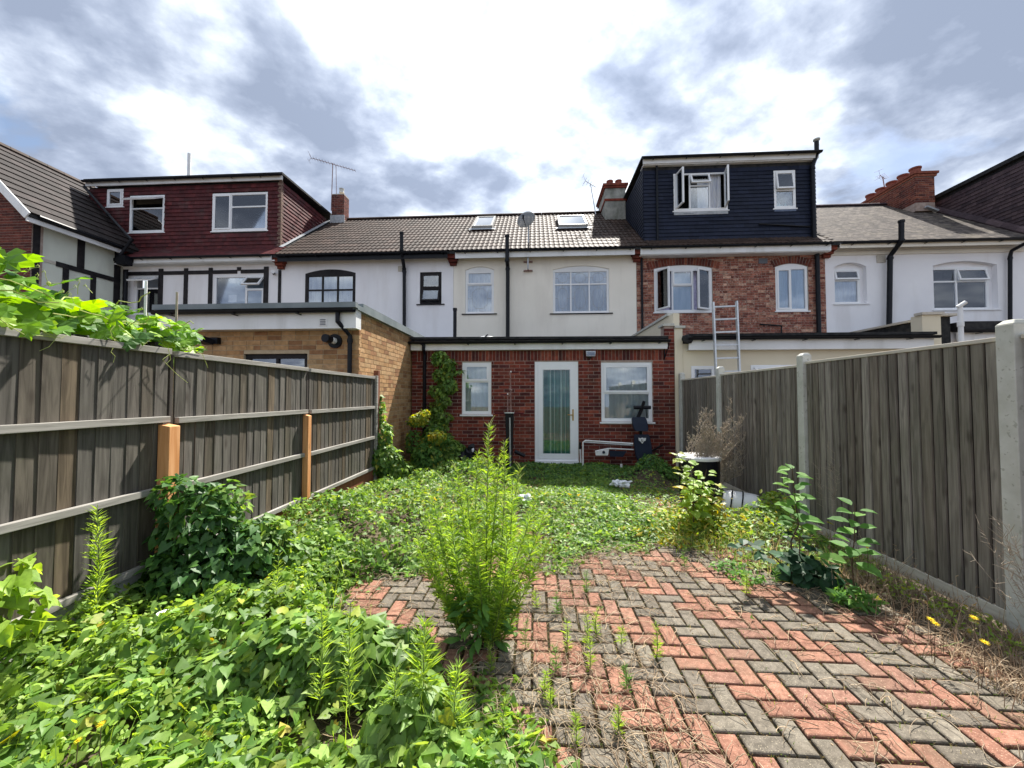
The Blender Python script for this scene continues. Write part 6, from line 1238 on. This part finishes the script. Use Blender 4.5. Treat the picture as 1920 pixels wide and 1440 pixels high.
for (lb, x_, y_, px, py, n_) in (('sparse dead weed leaning on the near concrete fence post', 2.93, 2.35, 1850, 985, 8), ('sparse dead weed stem against the middle fence bay', 2.9, 4.0, 1545, 830, 5)):
    o = thing('dead_weed', lb, 'dead plant', (x_, y_, 0)); Q = []
    for i in range(n_):
        b = Vector((x_+R(-.04, .0), y_+R(-.05, .05), 0)); t_ = AY(px+R(-35, 45), py+R(-20, 60), y_+R(-.05, .05)); t_.x = min(t_.x, 2.97); Q.append([tuple(b), tuple(b.lerp(t_, .6)+Vector((R(-.02, .02), 0, 0))), tuple(t_)])
        for k in range(18): t = R(.5, 1); p = b.lerp(t_, t); q = p+Vector((R(-.07, .03), R(-.05, .05), R(0, .07))); Q.append([tuple(p), tuple(q)])
    strands('twigs', Q, .0016, m_drygrey, o)
# --- grasses and flowers along the right fence
def grass(name, label, n, xr, yr, hr, mat=m_grass, lean=.5, w=.0022, dens=None):
    V = []; F = []; tone = []; c = 0
    for i in range(n):
        x, y = R(*xr), R(*yr)
        if dens and R(0, 1) > dens(x, y): continue
        h = R(*hr); a = R(0, 6.3); l = R(.1, lean)*h; dx, dy = math.cos(a)*l, math.sin(a)*l; sx, sy = -math.sin(a)*w, math.cos(a)*w
        for t, ww in ((0, 1), (.4, .9), (.75, .6), (1, .05)):
            X_, Y_, Z_ = x+dx*t*t, y+dy*t*t, h*(t-.25*t*t*(l/h)); V += [(X_-sx*ww, Y_-sy*ww, Z_), (X_+sx*ww, Y_+sy*ww, Z_)]
        tn = R(0, 1)
        for k in range(3): F.append((c+2*k, c+2*k+1, c+2*k+3, c+2*k+2)); tone.append(tn)
        c += 8
    o = npmesh(name, np.array(V), np.array(F), np.array(tone), mat, kind='stuff'); tag(o, label, 'grass')
grass('dry_grass', 'dry tangled grass along the foot of the right fence', 9000, (2.25, 2.98), (1.4, 4.2), (.03, .15), lean=1.7, mat=m_dry, dens=lambda x, y: min(1, max(0, (x-2.40-.12*math.sin(y*5))*3)))
grass('dry_grass', 'tufty yellow green grass under the saplings and knotweed', 3200, (1.3, 2.95), (3.3, 5.0), (.05, .22), lean=.9, dens=lambda x, y: .7 if (not inpoly(x, y)) else .04)
grass('dry_grass', 'sparse grass and moss sprigs in the paving joints', 500, (.1, 2.6), (1.4, 3.8), (.01, .035), lean=.8, w=.0015)
SL = []
for i in range(260):
    y = R(1.6, 4.4); x = R(2.2, 2.95); h = R(.06, .30); a = R(0, 6.3); l = R(.02, .6)*h; SL.append([(x, y, 0), (x+math.cos(a)*l*.3, y+math.sin(a)*l*.3, h*.55), (x+math.cos(a)*l, y+math.sin(a)*l, h)])
    for k in range(3): p = SL[-1][2] if k == 0 else SL[-1-k][2] if False else (x+math.cos(a)*l, y+math.sin(a)*l, h); SL.append([p, (p[0]+R(-.02, .02), p[1]+R(-.02, .02), p[2]+R(0, .03))])
SL = [s_ for s_ in SL if min(q[0] for q in s_) > 2.15 and max(q[0] for q in s_) < 2.99]
o = strands('dead_stalks', SL, .0022, m_dry); tag(o, 'upright dead flower stalks along the foot of the right fence', 'dry stems')
grass('green_grass', 'loose grass blades poking through the near left bindweed', 900, (-2.5, -.2), (1.1, 3.4), (.18, .38), mat=m_lime, lean=.6, w=.002, dens=lambda x, y: .9 if not inpoly(x, y) and math.sin(x*5+y*3) > .1 else 0)
def flower(name, px, py, Y, zb, label, mat=m_petal, r=.02):
    p = AY(px, py, Y); o = thing(name, label, 'flower', (p.x, Y, zb)); st = MB(); st.tube([(p.x+R(-.05, .05), Y+.02, zb), (p.x+R(-.01, .01), Y, (p.z+zb)/2), p], .0018, .0012, seg=5); st.build('stem', m_stemb, o)
    n = 14; a = np.arange(n)*2*np.pi/n; P = np.repeat(np.array([[p.x, p.y, p.z]]), n, 0); D = np.stack([np.cos(a), np.sin(a)*.9-.05, .25*np.ones(n)], 1); N = np.stack([-np.cos(a)*.2, -np.sin(a)*.2-.35, np.ones(n)], 1)
    leaves('petals', P, N, D, r, (LANCE[0]*[2.2, 1, 1], LANCE[1]), mat, o); MB().blob((p.x, p.y, p.z+.003), (r*.3, r*.3, r*.2), 1, .1).build('flower_head', mat, o)
for (px, py, Y, lb) in ((1745, 1161, 2.36, 'yellow flower on a thin stem, left of the close pair by the near right fence'), (1754, 1169, 2.33, 'yellow flower on a thin stem, right of the close pair by the near right fence'), (1826, 1158, 2.33, 'yellow flower nearest the base of the near concrete post'), (1846, 1204, 2.15, 'yellow flower lowest and nearest the bottom right of the garden'), (1626, 1027, 3.0, 'tiny yellow flower beside the bright sapling stem')):
    flower('yellow_flower', px, py, Y, 0, lb, r=.022 if px > 1700 else .012)
flower('yellow_flower', 190, 1358, 1.35, .1, 'yellow bloom half hidden in the near left bindweed, upper of two', r=.016); flower('yellow_flower', 147, 1388, 1.3, .1, 'yellow bloom half hidden in the near left bindweed, lower of two', r=.013)
p = AZ(307, 1149, .28); o = thing('bindweed_flower', 'white trumpet bindweed flower on the leaves before the fence post mound', 'flower', (p.x, p.y, .1)); MB().lathe((p.x, p.y, .27), [(.004, -.05), (.008, -.02), (.018, .0), (.032, .012), (.034, .012), (.02, .002)], seg=12).build('petals', m_wpetal, o, smooth=True)
for i in range(7):
    a = i*.9; px, py = 1640+R(-60, 200), 1060+R(0, 60); p = AZ(px, py+20, 0)
# little leafy patch on the paving edge
bush('ground_weed', 'low patch of small round leaves at the paving edge under the dark branch', 'weed', [(*AZ(1365, 1065, .02)[:2], .03, .14, .10, .03), (*AZ(1400, 1085, .02)[:2], .03, .13, .09, .03)], 260, (.02, .04), OVAL, m_broad, stems=False, down=0, outward=.3)
bush('ground_weed', 'leafy rosette at the foot of the bright sapling', 'weed', [(*AZ(1600, 1125, .04)[:2], .05, .12, .10, .05)], 160, (.05, .09), (OVAL[0]*[.55, 1, 1], OVAL[1]), m_broad, stems=False, down=0, outward=.5)
# ================================================================== squash vine on its trellis over the left fence
SQ = thing('squash_vine', 'broad leaved squash vine sprawling over the top of the left fence on a dark trellis', 'vine', (-3.1, 1.9, 1.7))
SQL = (np.array([(0, .05, 0), (0, .5, .03), (0, 1.0, -.12), (-.22, -.14, -.02), (-.48, -.02, .05), (-.55, .30, -.02), (-.40, .42, .05), (-.36, .72, -.05), (-.15, .78, .03), (.22, -.14, -.02), (.48, -.02, .05), (.55, .30, -.02), (.40, .42, .05), (.36, .72, -.05), (.15, .78, .03)]),
       tri([(0, 4, 3), (0, 5, 4), (0, 6, 5), (0, 1, 6), (1, 7, 6), (1, 8, 7), (1, 2, 8), (0, 9, 10), (0, 10, 11), (0, 11, 12), (0, 12, 1), (1, 12, 13), (1, 13, 14), (1, 14, 2)]))
lm_s = leafmesh('s', SQL, m_squash)
def toph(y): # photographed outline of the foliage top, as height over the garden
    return np.interp(y, [.9, 1.6, 1.85, 2.1, 2.4, 2.7, 3.0, 3.4], [2.38, 2.30, 2.24, 2.17, 2.14, 2.10, 2.02, 1.84])
for i in range(420):
    y = R(.95, 3.3)**1; x = -2.70-abs(R(0, 1))**1.1*.75*(1 if y < 2.6 else .6); zt_ = float(toph(y)); low = 1.86 if x > -2.95 else 1.75
    z = low+(zt_-low)*(R(0, 1)**.7); 
    if x > -2.8: z = min(z, zt_-.04)
    if x/y > -.93: continue
    s = R(.11, .19)*(1 if y < 2.4 else .75); a = R(0, 6.3)
    leafobj(lm_s, SQ, (x, y, z), (R(-.5, .9), R(-1.0, .3), R(.25, 1.)), (math.cos(a)*.6+.3, math.sin(a)-.3, R(-.6, .3)), s, R(.85, 1.1))
for i in range(24):      # lighter leaves that lap the fence top
    y = R(1.1, 2.75); leafobj(lm_s, SQ, (-2.64+R(-.05, .03), y, 1.86+R(0, .08)), (R(.2, .9), R(-.8, 0), R(.3, 1)), (R(.1, .7), R(-1, 1), R(-.8, .1)), R(.06, .12), 1)
st = MB()
for i in range(30):
    y = R(1.0, 3.0); x = -2.72-R(0, .5); z = R(1.86, float(toph(y))); pts = []; a = R(0, 6.3)
    for k in range(7): pts.append((x, y, z)); a += R(-.6, .6); x += math.cos(a)*.05; y += math.sin(a)*.09; z += R(-.03, .035)
    st.tube(pts, .004, .003, seg=5)
st.build('stem', m_tend, SQ)['kind'] = 'stuff'
def px_strand(seq, X=-2.6, r=.0022, name='tendril'): MB().tube([AX(a, b, X-.0) for a, b in seq], r, r*.5, seg=5).build(name, m_tend, SQ)
px_strand([(0, 598), (18, 612), (45, 627), (80, 630), (115, 634), (125, 628)]); px_strand([(62, 612), (85, 622), (104, 636), (92, 650), (74, 658)]); px_strand([(215, 610), (207, 620), (210, 632), (222, 640)]); px_strand([(222, 610), (255, 638), (272, 645), (282, 636)])
px_strand([(315, 652), (318, 664), (305, 674), (312, 682), (330, 700), (352, 718)]); px_strand([(318, 664), (320, 674), (312, 682)]); px_strand([(360, 655), (380, 665), (390, 690), (387, 680)]); px_strand([(212, 652), (208, 660), (216, 668), (212, 680)]); px_strand([(340, 655), (362, 650), (385, 655), (388, 650)])
for i in range(40):
    y = R(1.1, 3.1); x = -2.72-R(0, .35); z = float(toph(y))-R(-.03, .15); p = Vector((x, y, z)); q = p+Vector((R(-.03, .08), R(-.05, .05), R(.02, .09))); pts = [p, p.lerp(q, .6)+Vector((0, 0, .01))]
    for k in range(10): t = k*.8; rr = .012*(1-k/12); pts.append(q+Vector((rr*math.cos(t), rr*math.sin(t)*.5, rr*math.sin(t)+.002*k)))
    MB().tube(pts, .0018, .001, seg=4).build('tendril', m_tend, SQ)
for i in range(9): y = R(1.2, 2.6); MB().blob((-2.75-R(0, .2), y, float(toph(y))-R(-.01, .08)), (.011, .011, .014), 1, .1).build('bud', m_tend, SQ)
TR = thing('garden_trellis', 'low dark pole frame under the squash vine behind the left fence', 'trellis', (-3.1, 2, 0))
for (a, b) in (((-2.8, .9, 1.86), (-2.8, 2.75, 1.87)), ((-3.4, .9, 1.92), (-3.4, 2.9, 1.92)), ((-2.72, 2.62, 1.88), (-3.6, 2.62, 1.90)), ((-2.75, 1.9, 1.85), (-3.6, 1.9, 1.9)), ((-2.8, 2.6, 0), (-2.8, 2.6, 1.9)), ((-3.4, 2.85, 0), (-3.4, 2.85, 1.95))): MB().tube([a, b], .014, seg=6).build('pole', m_blackwood, TR)
for (lb, px, pt, Y, mt) in (('thin bare bamboo cane poking up at the right end of the squash vine', 332, 548, 3.0, m_drygrey), ('white plastic cane standing in the squash vine before the propped window', 274, 527, 2.6, m_wpaint)):
    p = AY(px, pt, Y); o = MB().tube([(p.x, Y, 0), (p.x, Y, p.z)], .008, seg=8).build('garden_cane', mt); tag(o, lb, 'cane')
flush()
for o in list(bpy.data.objects):
    if o.type == 'MESH' and o.parent is None and not o.get('kind') and not o.get('category'): print('UNTAGGED', o.name)
